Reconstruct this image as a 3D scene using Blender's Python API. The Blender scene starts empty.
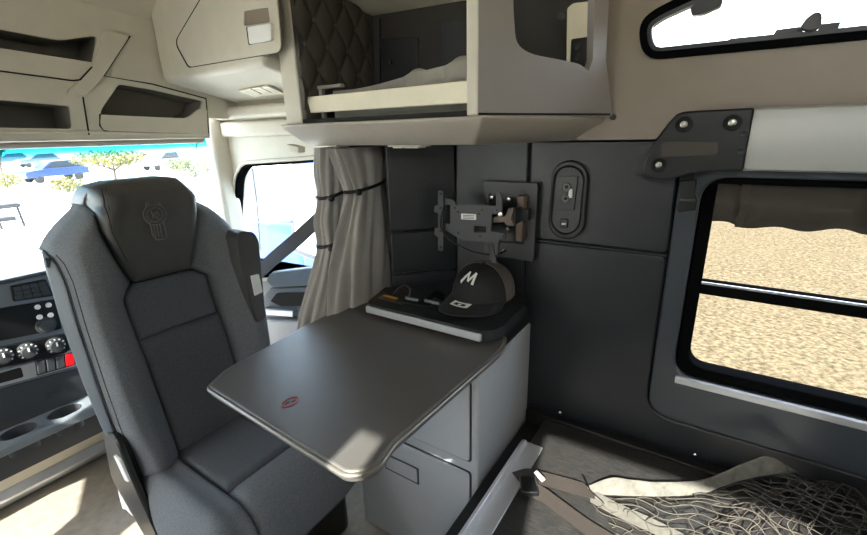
import bpy, bmesh, math, random
from mathutils import Vector as V, Matrix
random.seed(7)
COL = bpy.context.scene.collection
# ------------------------------------------------------------------ camera model (867x535 frame, 18 mm lens on a 36 mm sensor)
FPX, CX, CY, CZ = 433.5, 433.5, 267.5, 1.55
_d1 = V((-680.5, -118.5, FPX)).normalized()
_d2 = V((301.5, -145.5, FPX))
_d2 = (_d2 - _d1 * _d2.dot(_d1)).normalized()
_d3 = _d2.cross(_d1)
if _d3.y > 0: _d3 = -_d3
AX = (_d2, _d1, _d3)                 # world x, y, z axes seen in camera coordinates (x right, y down, z forward)
CAM = V((0, 0, CZ))
def ray(px, py):
    r = V((px - CX, py - CY, FPX))
    return V((AX[0].dot(r), AX[1].dot(r), AX[2].dot(r)))
def onx(px, py, x):
    r = ray(px, py); return CAM + r * (x / r.x)
def ony(px, py, y):
    r = ray(px, py); return CAM + r * (y / r.y)
def onz(px, py, z):
    r = ray(px, py); return CAM + r * ((z - CZ) / r.z)
def onp(px, py, p, n):
    r = ray(px, py); p = V(p); n = V(n)
    return CAM + r * ((p - CAM).dot(n) / r.dot(n))
# ------------------------------------------------------------------ materials
def lin(c):
    c /= 255.0
    return c / 12.92 if c <= 0.04045 else ((c + 0.055) / 1.055) ** 2.4
def C(r, g, b): return (lin(r), lin(g), lin(b), 1)
MATS = {}
def mat(name, col, rough=.5, metal=0, bump=0, scale=200, var=0, vscale=20, spec=.5, stretch=None, coat=0, vcol=None):
    m = bpy.data.materials.new(name); m.use_nodes = True
    nt = m.node_tree; b = nt.nodes['Principled BSDF']
    b.inputs['Base Color'].default_value = col
    b.inputs['Roughness'].default_value = rough
    b.inputs['Metallic'].default_value = metal
    b.inputs['Specular IOR Level'].default_value = spec
    if coat:
        b.inputs['Coat Weight'].default_value = coat; b.inputs['Coat Roughness'].default_value = .15
    tc = nt.nodes.new('ShaderNodeTexCoord'); mp = nt.nodes.new('ShaderNodeMapping')
    nt.links.new(tc.outputs['Object'], mp.inputs[0])
    if stretch: mp.inputs['Scale'].default_value = stretch
    if bump:
        n = nt.nodes.new('ShaderNodeTexNoise'); n.inputs['Scale'].default_value = scale; n.inputs['Detail'].default_value = 3
        bp = nt.nodes.new('ShaderNodeBump'); bp.inputs['Strength'].default_value = bump; bp.inputs['Distance'].default_value = .002
        nt.links.new(mp.outputs[0], n.inputs['Vector']); nt.links.new(n.outputs['Fac'], bp.inputs['Height'])
        nt.links.new(bp.outputs['Normal'], b.inputs['Normal'])
    if var:
        n2 = nt.nodes.new('ShaderNodeTexNoise'); n2.inputs['Scale'].default_value = vscale; n2.inputs['Detail'].default_value = 5
        nt.links.new(mp.outputs[0], n2.inputs['Vector'])
        rp = nt.nodes.new('ShaderNodeValToRGB')
        rp.color_ramp.elements[0].position = .3; rp.color_ramp.elements[1].position = .7
        lo = vcol if vcol else tuple(max(0, c * (1 - var)) for c in col[:3]) + (1,)
        hi = tuple(min(1, c * (1 + var)) for c in col[:3]) + (1,)
        rp.color_ramp.elements[0].color = lo; rp.color_ramp.elements[1].color = hi
        nt.links.new(n2.outputs['Fac'], rp.inputs[0]); nt.links.new(rp.outputs[0], b.inputs['Base Color'])
    MATS[name] = m
    return m
BEIGE = mat('beige_plastic', C(202, 196, 180), .5, bump=.15, scale=350, var=.03)
BEIGE2 = mat('headliner_cloth', C(196, 189, 170), .8, bump=.25, scale=500, var=.04)
TANW = mat('tan_wall_plastic', C(138, 126, 112), .42, bump=.12, scale=350, var=.03)
GREYB = mat('warm_grey_plastic', C(168, 159, 147), .42, bump=.12, scale=400, var=.02)
CREAM = mat('cream_board', C(232, 224, 200), .5, var=.04)
GREYC = mat('grey_cabinet_plastic', C(158, 163, 168), .45, bump=.15, scale=400, var=.02)
GREYD = mat('grey_door_plastic', C(150, 158, 162), .5, bump=.1, scale=400)
VINYL = mat('black_vinyl', C(33, 36, 41), .34, bump=.35, scale=260, var=.06)
VINYLD = mat('dark_trim_plastic', C(34, 37, 41), .42, bump=.15, scale=400)
BLACKP = mat('black_plastic', C(16, 17, 19), .35, bump=.05, scale=300)
BLACKM = mat('matte_black', C(14, 14, 15), .8)
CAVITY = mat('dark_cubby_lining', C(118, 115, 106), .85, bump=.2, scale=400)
EMBOSS = mat('embossed_leather', C(88, 88, 88), .3)
CAVD = mat('dark_cabinet_lining', C(50, 48, 45), .8, bump=.2, scale=400)
PANELG = mat('end_panel_grey', C(148, 141, 137), .42, bump=.12, scale=400)
FABRIC = mat('charcoal_seat_cloth', C(106, 110, 115), .85, bump=.9, scale=700, var=.22, vscale=260)
FABRIC2 = mat('dark_seat_cloth', C(86, 90, 95), .85, bump=.9, scale=700, var=.22, vscale=260)
LEATHER = mat('charcoal_leather', C(68, 68, 68), .42, bump=.35, scale=420, var=.05)
SURR = mat('lit_surround_plastic', C(58, 63, 70), .35, bump=.15, scale=400)  # dark trim with the light on the surround put into its colour
SHELLB = mat('blue_grey_shell', C(88, 97, 106), .45, bump=.1, scale=300)
THREAD = mat('seam_thread', C(38, 39, 41), .7)
TABLE = mat('table_laminate', C(84, 83, 82), .38, bump=.25, scale=900, var=.06, vscale=14)
TABLEE = mat('table_edge', C(112, 110, 106), .3, metal=.4)
ALU = mat('brushed_aluminium', C(196, 199, 203), .38, metal=.55, bump=.05, scale=200, stretch=(1, 30, 30))
ROLLM = mat('roll_cover_silver', C(182, 183, 180), .45, metal=.15, bump=.08, scale=300)
CHROME = mat('steel_bolt', C(190, 188, 182), .25, metal=.9)
GUN = mat('bracket_paint', C(62, 63, 66), .45, metal=.3, bump=.05, scale=300)
BRONZE = mat('bracket_bronze', C(100, 88, 80), .5, metal=.2)
SOCK = mat('socket_metal', C(128, 128, 124), .4, metal=.3)
WHITE = mat('white_plastic', C(228, 228, 226), .5)
RED = mat('red_rocker', C(200, 18, 26), .4)
CURT = mat('grey_curtain_cloth', C(168, 166, 162), .85, bump=.3, scale=600, var=.05)
SHADE = mat('shade_cloth', C(64, 58, 52), .8, bump=.3, scale=500, var=.1)
WOODB = mat('dark_grained_board', C(46, 46, 46), .36, bump=.9, scale=28, stretch=(22, 1.6, 22), var=.6, vscale=18)
WEB = mat('grey_webbing', C(96, 95, 90), .8, bump=.6, scale=500, var=.2, vscale=60)
WEBD = mat('dark_webbing', C(44, 39, 36), .7, bump=.5, scale=500, var=.1)
CORD = mat('net_cord', C(78, 74, 66), .8)
BELT = mat('seat_belt_webbing', C(92, 90, 90), .6, bump=.4, scale=400)
CARPET = mat('cab_floor_mat', C(138, 132, 122), .9, bump=.5, scale=400, var=.14, vscale=30)
CAPB = mat('black_cap_cloth', C(20, 21, 25), .8, bump=.4, scale=800)
CAPM = mat('grey_cap_mesh', C(96, 90, 84), .8, bump=.8, scale=700, var=.3, vscale=500)
LINEN = mat('grey_blanket', C(150, 146, 138), .85, bump=.4, scale=250, var=.08)
YELLOW = mat('yellow_label', C(190, 140, 50), .6)
KHAKI = mat('label_backing', C(120, 108, 80), .6)
DASH = mat('dash_grey', C(108, 117, 126), .5, bump=.15, scale=400)
DASHD = mat('dash_dark', C(54, 58, 63), .45, bump=.15, scale=400)
RUBBER = mat('black_gasket', C(14, 15, 16), .7, spec=.0)
LAMPW = mat('dome_lens', C(245, 240, 225), .25)
def glass(name, tint=(1, 1, 1, 1), band=None):
    m = bpy.data.materials.new(name); m.use_nodes = True; nt = m.node_tree; nt.nodes.clear()
    out = nt.nodes.new('ShaderNodeOutputMaterial'); mx = nt.nodes.new('ShaderNodeMixShader')
    tr = nt.nodes.new('ShaderNodeBsdfTransparent'); gl = nt.nodes.new('ShaderNodeBsdfGlossy')
    gl.inputs['Roughness'].default_value = .02; tr.inputs['Color'].default_value = tint
    mx.inputs[0].default_value = .05
    nt.links.new(tr.outputs[0], mx.inputs[1]); nt.links.new(gl.outputs[0], mx.inputs[2])
    nt.links.new(mx.outputs[0], out.inputs[0])
    if band:                                        # a sun-shade band dyed into the top of the pane
        tc = nt.nodes.new('ShaderNodeTexCoord'); sx = nt.nodes.new('ShaderNodeSeparateXYZ')
        nt.links.new(tc.outputs['Object'], sx.inputs[0])
        mr = nt.nodes.new('ShaderNodeMapRange'); mr.inputs[1].default_value = band[0]; mr.inputs[2].default_value = band[1]
        nt.links.new(sx.outputs[2], mr.inputs[0])
        rp = nt.nodes.new('ShaderNodeValToRGB'); rp.color_ramp.elements[0].color = tint; rp.color_ramp.elements[1].color = band[2]
        e = rp.color_ramp.elements.new(.55); e.color = band[3]
        nt.links.new(mr.outputs[0], rp.inputs[0]); nt.links.new(rp.outputs[0], tr.inputs['Color'])
    MATS[name] = m
    return m
# ------------------------------------------------------------------ mesh builder
def rpoly(pts, r, n=5):
    """round the corners of a 3-D polygon; r a number or one per corner"""
    out = []; N = len(pts); pts = [V(p) for p in pts]
    for i, p in enumerate(pts):
        ri = r[i] if isinstance(r, (list, tuple)) else r
        a = pts[i - 1] - p; b = pts[(i + 1) % N] - p
        if ri <= 0: out.append(p); continue
        ta = min(ri, a.length * .49); tb = min(ri, b.length * .49)
        A = p + a.normalized() * ta; B = p + b.normalized() * tb
        for k in range(n + 1):
            t = k / n
            out.append(A * (1 - t) ** 2 + p * 2 * t * (1 - t) + B * t ** 2)
    return out
def lerp_poly(pl, t):
    """pl sorted list of (t, value)"""
    if t <= pl[0][0]: return pl[0][1]
    for (a, va), (b, vb) in zip(pl, pl[1:]):
        if t <= b:
            s = (t - a) / (b - a) if b > a else 0
            return va + (vb - va) * s
    return pl[-1][1]
def sm(a, b, x):
    t = max(0, min(1, (x - a) / (b - a))); return t * t * (3 - 2 * t)
ORIG = {}
class MB:
    def __init__(s): s.bm = bmesh.new()
    def box(s, lo, hi, R=None, piv=None):
        lo = V(lo); hi = V(hi); c = (lo + hi) / 2; vs = []
        for i in range(8):
            p = V((hi.x if i & 1 else lo.x, hi.y if i & 2 else lo.y, hi.z if i & 4 else lo.z))
            if R is not None:
                q = V(piv) if piv is not None else c
                p = q + R @ (p - q)
            vs.append(s.bm.verts.new(p))
        for f in ((0, 2, 3, 1), (4, 5, 7, 6), (0, 1, 5, 4), (2, 6, 7, 3), (0, 4, 6, 2), (1, 3, 7, 5)):
            s.bm.faces.new([vs[i] for i in f])
        return s
    def prism(s, pts, vec):
        vec = V(vec); a = [s.bm.verts.new(V(p)) for p in pts]; b = [s.bm.verts.new(V(p) + vec) for p in pts]; n = len(a)
        s.bm.faces.new(a); s.bm.faces.new(b[::-1])
        for i in range(n): s.bm.faces.new((a[i - 1], b[i - 1], b[i], a[i]))
        return s
    def loft(s, loops, cap=True, closed=True):
        L = [[s.bm.verts.new(V(p)) for p in lp] for lp in loops]; n = len(L[0])
        for A, B in zip(L, L[1:]):
            for i in range(0 if closed else 1, n): s.bm.faces.new((A[i - 1], A[i], B[i], B[i - 1]))
        if cap and closed:
            s.bm.faces.new(L[0][::-1]); s.bm.faces.new(L[-1])
        return s
    def plate(s, outer, holes, vec):
        t = bmesh.new(); vec = V(vec); es = []
        for lp in [outer] + list(holes):
            vs = [t.verts.new(V(p)) for p in lp]
            for i in range(len(vs)): es.append(t.edges.new((vs[i - 1], vs[i])))
        bmesh.ops.triangle_fill(t, edges=es, use_beauty=True, use_dissolve=False)
        g = bmesh.ops.extrude_face_region(t, geom=t.faces[:])
        bmesh.ops.translate(t, vec=vec, verts=[e for e in g['geom'] if isinstance(e, bmesh.types.BMVert)])
        me = bpy.data.meshes.new('tmp'); t.to_mesh(me); t.free(); s.bm.from_mesh(me); bpy.data.meshes.remove(me)
        return s
    def tube(s, pts, r, n=8, closed=False):
        pts = [V(p) for p in pts]; N = len(pts); loops = []; up = None
        for i, p in enumerate(pts):
            if closed: d = pts[(i + 1) % N] - pts[i - 1]
            else: d = pts[min(i + 1, N - 1)] - pts[max(i - 1, 0)]
            d.normalize()
            if up is None:
                up = V((0, 0, 1)) if abs(d.z) < .9 else V((1, 0, 0))
            u = (up - d * up.dot(d)).normalized(); w = d.cross(u); up = u
            rr = r[i] if isinstance(r, (list, tuple)) else r
            loops.append([p + u * (math.cos(2 * math.pi * k / n) * rr) + w * (math.sin(2 * math.pi * k / n) * rr) for k in range(n)])
        if closed:
            L = [[s.bm.verts.new(p) for p in lp] for lp in loops]
            for j in range(N):
                A, B = L[j - 1], L[j]
                for i in range(n): s.bm.faces.new((A[i - 1], A[i], B[i], B[i - 1]))
        else: s.loft(loops)
        return s
    def ribbon(s, pts, wd, th=.002, wav=0):
        """flat strap: pts centre line, wd one width vector or one per point"""
        pts = [V(p) for p in pts]; N = len(pts); loops = []
        for i, p in enumerate(pts):
            w = V(wd[i]) if isinstance(wd, list) else V(wd)
            d = (pts[min(i + 1, N - 1)] - pts[max(i - 1, 0)]).normalized()
            nrm = d.cross(w).normalized() * th / 2
            loops.append([p - w / 2 - nrm, p + w / 2 - nrm, p + w / 2 + nrm, p - w / 2 + nrm])
        return s.loft(loops)
    def lathe(s, prof, o, axis=(0, 0, 1), n=24, sx=1, sy=1):
        o = V(o); ax = V(axis).normalized()
        u = ax.orthogonal().normalized(); w = ax.cross(u)
        loops = []
        for r, h in prof:
            r = max(r, 1e-4)
            loops.append([o + ax * h + u * (math.cos(2 * math.pi * k / n) * r * sx) + w * (math.sin(2 * math.pi * k / n) * r * sy) for k in range(n)])
        return s.loft(loops)
    def grid(s, fn, nu, nv):
        L = [[s.bm.verts.new(V(fn(i / nu, j / nv))) for i in range(nu + 1)] for j in range(nv + 1)]
        for j in range(nv):
            for i in range(nu): s.bm.faces.new((L[j][i], L[j][i + 1], L[j + 1][i + 1], L[j + 1][i]))
        return s
    def ring(s, outer, inner, vec):
        vec = V(vec); n = len(outer); L = [[s.bm.verts.new(V(p) + k) for p in lp] for lp, k in ((outer, V()), (inner, V()), (inner, vec), (outer, vec))]
        for j in range(4):
            A, B = L[j - 1], L[j]
            for i in range(n): s.bm.faces.new((A[i - 1], A[i], B[i], B[i - 1]))
        return s
    def slab(s, fn, nu, nv, vec):
        """closed sheet: a grid and its copy moved by vec (a vector or function of the point)"""
        f2 = (lambda u, v: V(fn(u, v)) + (V(vec(u, v)) if callable(vec) else V(vec)))
        A = [[s.bm.verts.new(V(fn(i / nu, j / nv))) for i in range(nu + 1)] for j in range(nv + 1)]
        B = [[s.bm.verts.new(f2(i / nu, j / nv)) for i in range(nu + 1)] for j in range(nv + 1)]
        for j in range(nv):
            for i in range(nu):
                s.bm.faces.new((A[j][i], A[j][i + 1], A[j + 1][i + 1], A[j + 1][i]))
                s.bm.faces.new((B[j][i], B[j + 1][i], B[j + 1][i + 1], B[j][i + 1]))
        for i in range(nu):
            s.bm.faces.new((A[0][i], B[0][i], B[0][i + 1], A[0][i + 1])); s.bm.faces.new((A[nv][i], A[nv][i + 1], B[nv][i + 1], B[nv][i]))
        for j in range(nv):
            s.bm.faces.new((A[j][0], A[j + 1][0], B[j + 1][0], B[j][0])); s.bm.faces.new((A[j][nu], B[j][nu], B[j + 1][nu], A[j + 1][nu]))
        return s
    def build(s, name, m, parent=None, bevel=0, seg=2, smooth=40, sub=0, label=None, cat=None, group=None, kind=None, solid=0):
        bmesh.ops.recalc_face_normals(s.bm, faces=s.bm.faces[:])
        me = bpy.data.meshes.new(name)
        if parent is not None: og = ORIG[parent]
        else:
            xs = [v.co for v in s.bm.verts]
            lo = V((min(c.x for c in xs), min(c.y for c in xs), min(c.z for c in xs))); hi = V((max(c.x for c in xs), max(c.y for c in xs), max(c.z for c in xs)))
            og = V(((lo.x + hi.x) / 2, (lo.y + hi.y) / 2, lo.z)) if kind != 'structure' else V((0, 0, 0))
        for v in s.bm.verts: v.co -= og
        s.bm.to_mesh(me); s.bm.free()
        me.materials.append(m)
        for p in me.polygons: p.use_smooth = True
        me.set_sharp_from_angle(angle=math.radians(smooth))
        o = bpy.data.objects.new(name, me); COL.objects.link(o)
        ORIG[o] = og
        if parent is not None: o.parent = parent
        else: o.location = og
        if solid:
            md = o.modifiers.new('solid', 'SOLIDIFY'); md.thickness = solid; md.offset = 0
        if sub:
            md = o.modifiers.new('sub', 'SUBSURF'); md.levels = sub; md.render_levels = sub
        if bevel:
            md = o.modifiers.new('bev', 'BEVEL'); md.width = bevel; md.segments = seg; md.limit_method = 'ANGLE'; md.angle_limit = math.radians(35)
            md.harden_normals = False
        tag(o, label, cat, group, kind)
        return o
def tag(o, label=None, cat=None, group=None, kind=None):
    if label: o['label'] = label
    if cat: o['category'] = cat
    if group: o['group'] = group
    if kind: o['kind'] = kind
def thing(name, label, cat, loc, group=None):
    o = bpy.data.objects.new(name, None); COL.objects.link(o); o.location = V(loc); o.empty_display_size = .05
    ORIG[o] = V(loc); tag(o, label, cat, group); return o
def struct(name, loc=(0, 0, 0)):
    o = bpy.data.objects.new(name, None); COL.objects.link(o); o['kind'] = 'structure'; o.location = V(loc); ORIG[o] = V(loc); return o
def txt_mb(body, size, o, ux, uy, ext=.0006, shear=0):
    """letters as a mesh: o the lower-left corner, ux / uy the writing and up directions"""
    cu = bpy.data.curves.new('letters', 'FONT'); cu.body = body; cu.size = size; cu.extrude = ext; cu.shear = shear
    to = bpy.data.objects.new('letters', cu); COL.objects.link(to)
    dg = bpy.context.evaluated_depsgraph_get(); me = bpy.data.meshes.new_from_object(to.evaluated_get(dg))
    bpy.data.objects.remove(to); bpy.data.curves.remove(cu)
    ux = V(ux).normalized(); uy = V(uy).normalized(); uz = ux.cross(uy)
    mb = MB(); mb.bm.from_mesh(me); bpy.data.meshes.remove(me)
    for v in mb.bm.verts: c = v.co.copy(); v.co = V(o) + ux * c.x + uy * c.y + uz * c.z
    return mb
# ================================================================== THE SETTING
FZ = .2
XW = 1.25
b = MB(); b.box((-1.0, -1.0, FZ - .06), (1.3, 2.6, FZ)); b.build('floor', CARPET, kind='structure')
b = MB(); b.box((-1.0, -1.0, 2.34), (1.3, 1.0, 2.4)); b.build('ceiling', BEIGE2, kind='structure')
# sloping headliner over the cab
def headl(u, v):
    x = -1.0 + u * 2.2
    y = .98 + v * .80
    z = 2.33 - .42 * (v ** 1.3) - .05 * sm(.6, 1, u)
    return (x, y, z)
b = MB(); b.slab(headl, 24, 16, (0, 0, .03)); b.build('ceiling', BEIGE2, kind='structure', smooth=80)
# ---- passenger side wall of the sleeper
def rect_x(x, y0, y1, z0, z1): return [V((x, y0, z0)), V((x, y1, z0)), V((x, y1, z1)), V((x, y0, z1))]
wr = struct('wall_right')
WY0, WY1, WZ0, WZ1 = -.66, .016, .912, 1.40
win = rpoly(rect_x(XW + .012, WY0, WY1, WZ0, WZ1), .05)
b = MB(); b.plate(rect_x(XW + .012, -1.0, .78, FZ, 1.52), [win], (.04, 0, 0)); b.build('backing', BLACKM, wr)
SEAM = 1.22
def pad(name, y0, y1, z0, z1, m=VINYL, r=.02):
    b = MB(); b.prism(rpoly(rect_x(XW + .012, y0, y1, z0, z1), r, 4), (-.012, 0, 0))
    return b.build(name, m, wr, bevel=.009, seg=3)
pad('padded_panel', .493, .742, .95, 1.52)
pad('padded_panel', .098, .487, SEAM + .003, 1.52)
b = MB(); b.prism(rpoly([V((XW + .012, y, z)) for y, z in ((-1.0, .60), (.487, .60), (.487, SEAM - .003), (.098, SEAM - .003), (.098, .735), (-1.0, .735))], [.01, .02, .02, .02, .075, .01], 5), (-.012, 0, 0)); b.build('padded_panel', VINYL, wr, bevel=.009, seg=3)
pad('padded_panel', .493, .742, .60, .944)
b = MB(); b.tube([(XW + .001, .49, SEAM), (XW + .001, .1, SEAM)], .0035, 6); b.build('piping', VINYLD, wr)
so = rpoly(rect_x(XW + .012, -.78, .094, .74, 1.47), .07, 6)
si = rpoly(rect_x(XW + .012, WY0 - .028, WY1 + .028, WZ0 - .026, WZ1 + .026), .06, 6)
b = MB(); b.ring(so, si, (-.022, 0, 0)); b.build('window_surround', SURR, wr, bevel=.007, seg=3)
# upper tan panel with the small high window
uw_px = [(644, 30), (649, 55), (867, 33), (960, 23), (960, -95), (867, -66), (691, -1), (652, 17)]
UW = [onx(x, y, XW) for x, y in uw_px]
uwr = rpoly(UW, [.03, .03, .005, .03, .04, .01, .01, .04], 5)
b = MB(); b.plate([V((XW, -1.0, 1.508)), V((XW, 1.08, 1.508)), V((XW, 1.08, 2.35)), V((XW, -1.0, 2.35))], [uwr], (.05, 0, 0)); b.build('upper_panel', TANW, wr)
p = onx(613, 117, XW); b = MB(); b.lathe([(0, -.006), (.007, -.006), (.008, 0), (.008, .004)], p, (1, 0, 0), 14); b.build('screw_cap', BLACKP, wr)
# diagonal panel between the side wall and the cab
dA, dB = V((1.252, .742, 0)), V((1.088, .901, 0)); dd = (dB - dA).normalized(); dn = V((-dd.y, dd.x, 0))
if dn.y > 0: dn = -dn
def onDiag(px, py): return onp(px, py, dA, dn)
def dpad(z0, z1):
    L = (dB - dA).length
    pts = [dA + V((0, 0, z0)) - dn * .012, dA + dd * L + V((0, 0, z0)) - dn * .012, dA + dd * L + V((0, 0, z1)) - dn * .012, dA + V((0, 0, z1)) - dn * .012]
    b = MB(); b.prism(rpoly(pts, .015, 3), dn * .012); b.build('padded_panel', VINYL, wr, bevel=.007, seg=3)
dpad(1.232, 1.525); dpad(1.085, 1.226); dpad(.6, 1.079)
b = MB(); b.prism([dA + V((0, 0, FZ)) - dn * .012, dB + V((0, 0, FZ)) - dn * .012, dB + V((0, 0, 1.54)) - dn * .012, dA + V((0, 0, 1.54)) - dn * .012], -dn * .03); b.build('backing', BLACKM, wr)
# ---- lower sleeper window
w3 = struct('window_3')
go = rpoly(rect_x(XW + .004, WY0 - .026, WY1 + .026, WZ0 - .024, WZ1 + .024), .06, 6)
gi = rpoly(rect_x(XW + .004, WY0 + .004, WY1 - .004, WZ0 + .004, WZ1 - .004), .045, 6)
b = MB(); b.ring(go, gi, (.05, 0, 0)); b.build('window_frame', RUBBER, w3, bevel=.004)
b = MB(); b.box((XW + .015, WY0, 1.122), (XW + .05, WY1, 1.158)); b.build('middle_bar', RUBBER, w3, bevel=.006)
b = MB(); b.box((XW + .010, WY0, 1.152), (XW + .0155, WY1, 1.158)); b.build('bar_trim', ALU, w3, bevel=.001)
GLS = glass('side_glass', (.97, .97, .95, 1))
b = MB(); b.box((XW + .034, WY0, WZ0), (XW + .038, WY1, 1.13)); b.build('pane', GLS, w3)
b = MB(); b.box((XW + .041, WY0, 1.13), (XW + .045, WY1, WZ1)); b.build('pane', GLS, w3)
b = MB(); b.box((XW - .022, -.75, .868), (XW - .010, .036, .888)); b.build('sill_strip', ALU, w3, bevel=.002)
# ---- high sleeper window
w4 = struct('window_4')
cen = sum(UW, V()) / len(UW)
def grow(loop, d):
    out = []; N = len(loop)
    for i, p in enumerate(loop):
        t = (loop[(i + 1) % N] - loop[i - 1]); n = V((0, -t.z, t.y)).normalized()
        if n.dot(p - cen) < 0: n = -n
        out.append(p + n * d)
    return out
o_ = [p + V((-.012, 0, 0)) for p in grow(uwr, .012)]; i_ = [p + V((-.012, 0, 0)) for p in grow(uwr, -.004)]
b = MB(); b.ring(o_, i_, (.05, 0, 0)); b.build('window_frame', RUBBER, w4, bevel=.005, seg=3)
i2 = [p + V((-.004, 0, 0)) for p in grow(uwr, -.004)]; i3 = [p + V((-.004, 0, 0)) for p in grow(uwr, -.014)]
b = MB(); b.ring(i2, i3, (.03, 0, 0)); b.build('inner_gasket', GUN, w4, bevel=.003)
b = MB(); b.prism([p + V((.03, 0, 0)) for p in uwr], (.004, 0, 0)); b.build('pane', GLS, w4)
HB = lambda x, y, d=.0: onx(x, y, XW + d)
b = MB(); b.prism(rpoly([HB(729, 42), HB(729, 38.5), HB(774, 34), HB(776, 29.5), HB(803, 26), HB(803, 33), HB(775, 37.5)], .002, 2), (.02, 0, 0)); b.prism([HB(819, 24), HB(841, 21.5), HB(839, 28), HB(819, 31)], (.02, 0, 0)); b.build('latch_base', GUN, w4, bevel=.002)
b = MB(); b.prism(rpoly([HB(798, 30), HB(804, 21), HB(812, 14.5), HB(818, 13.5), HB(821, 17), HB(820, 29), HB(810, 33)], .006, 4), (-.02, 0, 0)); b.build('latch_handle', GUN, w4, bevel=.005, seg=3)
b = MB(); b.prism(rpoly([HB(691, 10), HB(692, 18), HB(703, 16.5), HB(722, 8), HB(724, -4), HB(700, 2)], .006, 3), (-.025, 0, 0)); b.build('latch_handle', GUN, w4, bevel=.004, seg=3)
# ---- cab side: pillar, door, door window
XC = 1.13
wc = struct('trim_1')
dw = [onx(238, 178, XC), onx(245, 166, XC), onx(300, 162.5, XC), V((XC, 1.16, 1.46)), V((XC, 1.16, 1.03)), onx(255, 276, XC), onx(240, 255, XC), onx(236, 215, XC)]
dwr = rpoly(dw, [.03, .03, .01, .05, .05, .02, .02, .01], 4)
b = MB(); b.plate(rect_x(XC, 1.126, 1.98, 1.0, 1.74), [dwr], (.04, 0, 0)); b.build('side_panel', BEIGE, wc)
b = MB(); b.box((XC - .05, 1.126, 1.612), (XC, 1.80, 1.66)); b.build('ledge', BEIGE, wc, bevel=.015, seg=4)
b = MB(); b.box((XC - .03, 1.14, 1.545), (XC, 1.80, 1.606)); b.build('ledge', BEIGE, wc, bevel=.012, seg=4)
b = MB(); b.prism([V((1.06, 1.80, .9)), V((1.06, 1.86, .9)), V((XC + .02, 1.92, .9)), V((XC + .02, 1.8, .9))], (0, 0, .75)); b.build('front_pillar', BEIGE, wc, bevel=.02, seg=4)
b = MB(); b.prism([V((x, y, FZ)) for x, y in ((1.088, .903), (1.21, .915), (1.21, 1.05), (1.10, 1.06), (1.10, 1.126), (1.26, 1.126), (1.26, .86), (1.13, .875))], (0, 0, 1.31)); b.build('rear_pillar', VINYLD, wc)
w2 = struct('window_2')
cen = sum(dw, V()) / len(dw)
o_ = [p + V((-.012, 0, 0)) for p in grow(dwr, .022)]; i_ = [p + V((-.012, 0, 0)) for p in grow(dwr, .006)]
b = MB(); b.ring(o_, i_, (.012, 0, 0)); b.build('outer_trim', BEIGE, w2, bevel=.005, seg=3)
o_ = [p + V((-.008, 0, 0)) for p in grow(dwr, .008)]; i_ = [p + V((-.008, 0, 0)) for p in grow(dwr, -.004)]
b = MB(); b.ring(o_, i_, (.04, 0, 0)); b.build('window_frame', RUBBER, w2, bevel=.004, seg=2)
GLD = glass('door_glass', (.93, .98, 1, 1))
b = MB(); b.prism([p + V((.03, 0, 0)) for p in dwr], (.004, 0, 0)); b.build('pane', GLD, w2)
d1 = struct('door_1')
b = MB(); b.prism(rect_x(XC, 1.126, 1.86, FZ, 1.0), (.05, 0, 0)); b.build('door_panel', GREYD, d1)
def dpx(*pts): return [onx(x, y, XC - .004) for x, y in pts]
b = MB(); b.prism(rpoly(dpx((272, 278), (278, 270), (345, 262), (345, 282), (278, 285)), .015), (-.035, 0, 0)); b.build('door_armrest', DASH, d1, bevel=.012, seg=3)
b = MB(); b.prism(rpoly(dpx((262, 300), (272, 287), (345, 284), (345, 312), (270, 310)), .02), (-.015, 0, 0)); b.build('pull_panel', DASH, d1, bevel=.006)
b = MB(); b.prism(rpoly([p + V((-.016, 0, 0)) for p in dpx((274, 300), (280, 292), (330, 290), (330, 304), (285, 305))], .01), (-.004, 0, 0)); b.build('pull_cup', BLACKM, d1, bevel=.003)
b = MB(); b.prism(rpoly([p + V((-.02, 0, 0)) for p in dpx((266, 306), (300, 308), (300, 314), (266, 311))], .004), (-.02, 0, 0)); b.build('door_handle', ALU, d1, bevel=.004)
b = MB(); b.prism(rpoly(dpx((262, 316), (345, 318), (345, 345), (262, 340)), .02), (-.05, 0, 0)); b.build('door_pocket', GREYC, d1, bevel=.012, seg=3)
# ---- windshield
YW = 1.86
w1 = struct('window_1')
zt = 1.545
WSG = glass('windshield_glass', (.97, 1, 1, 1), (1.485, 1.537, (.0, .36, .50, 1), (.15, .72, .86, 1)))
def wsp(x, z): return V((x, YW + (zt - z) * .75, z))
b = MB(); b.prism([wsp(-1.0, .98), wsp(1.09, .98), wsp(1.09, zt + .01), wsp(-1.0, zt + .01)], (0, .006, .004)); b.build('pane', WSG, w1)
b = MB(); b.tube([wsp(1.085, .98) + V((0, -.004, 0)), wsp(1.085, zt) + V((0, -.004, 0))], .008, 8); b.build('gasket', BEIGE, w1)
b = MB(); b.tube([V((-1, 1.765, 1.549)), V((1.0, 1.765, 1.536))], .010, 14); b.build('roller_shade', GREYB, w1)
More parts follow.
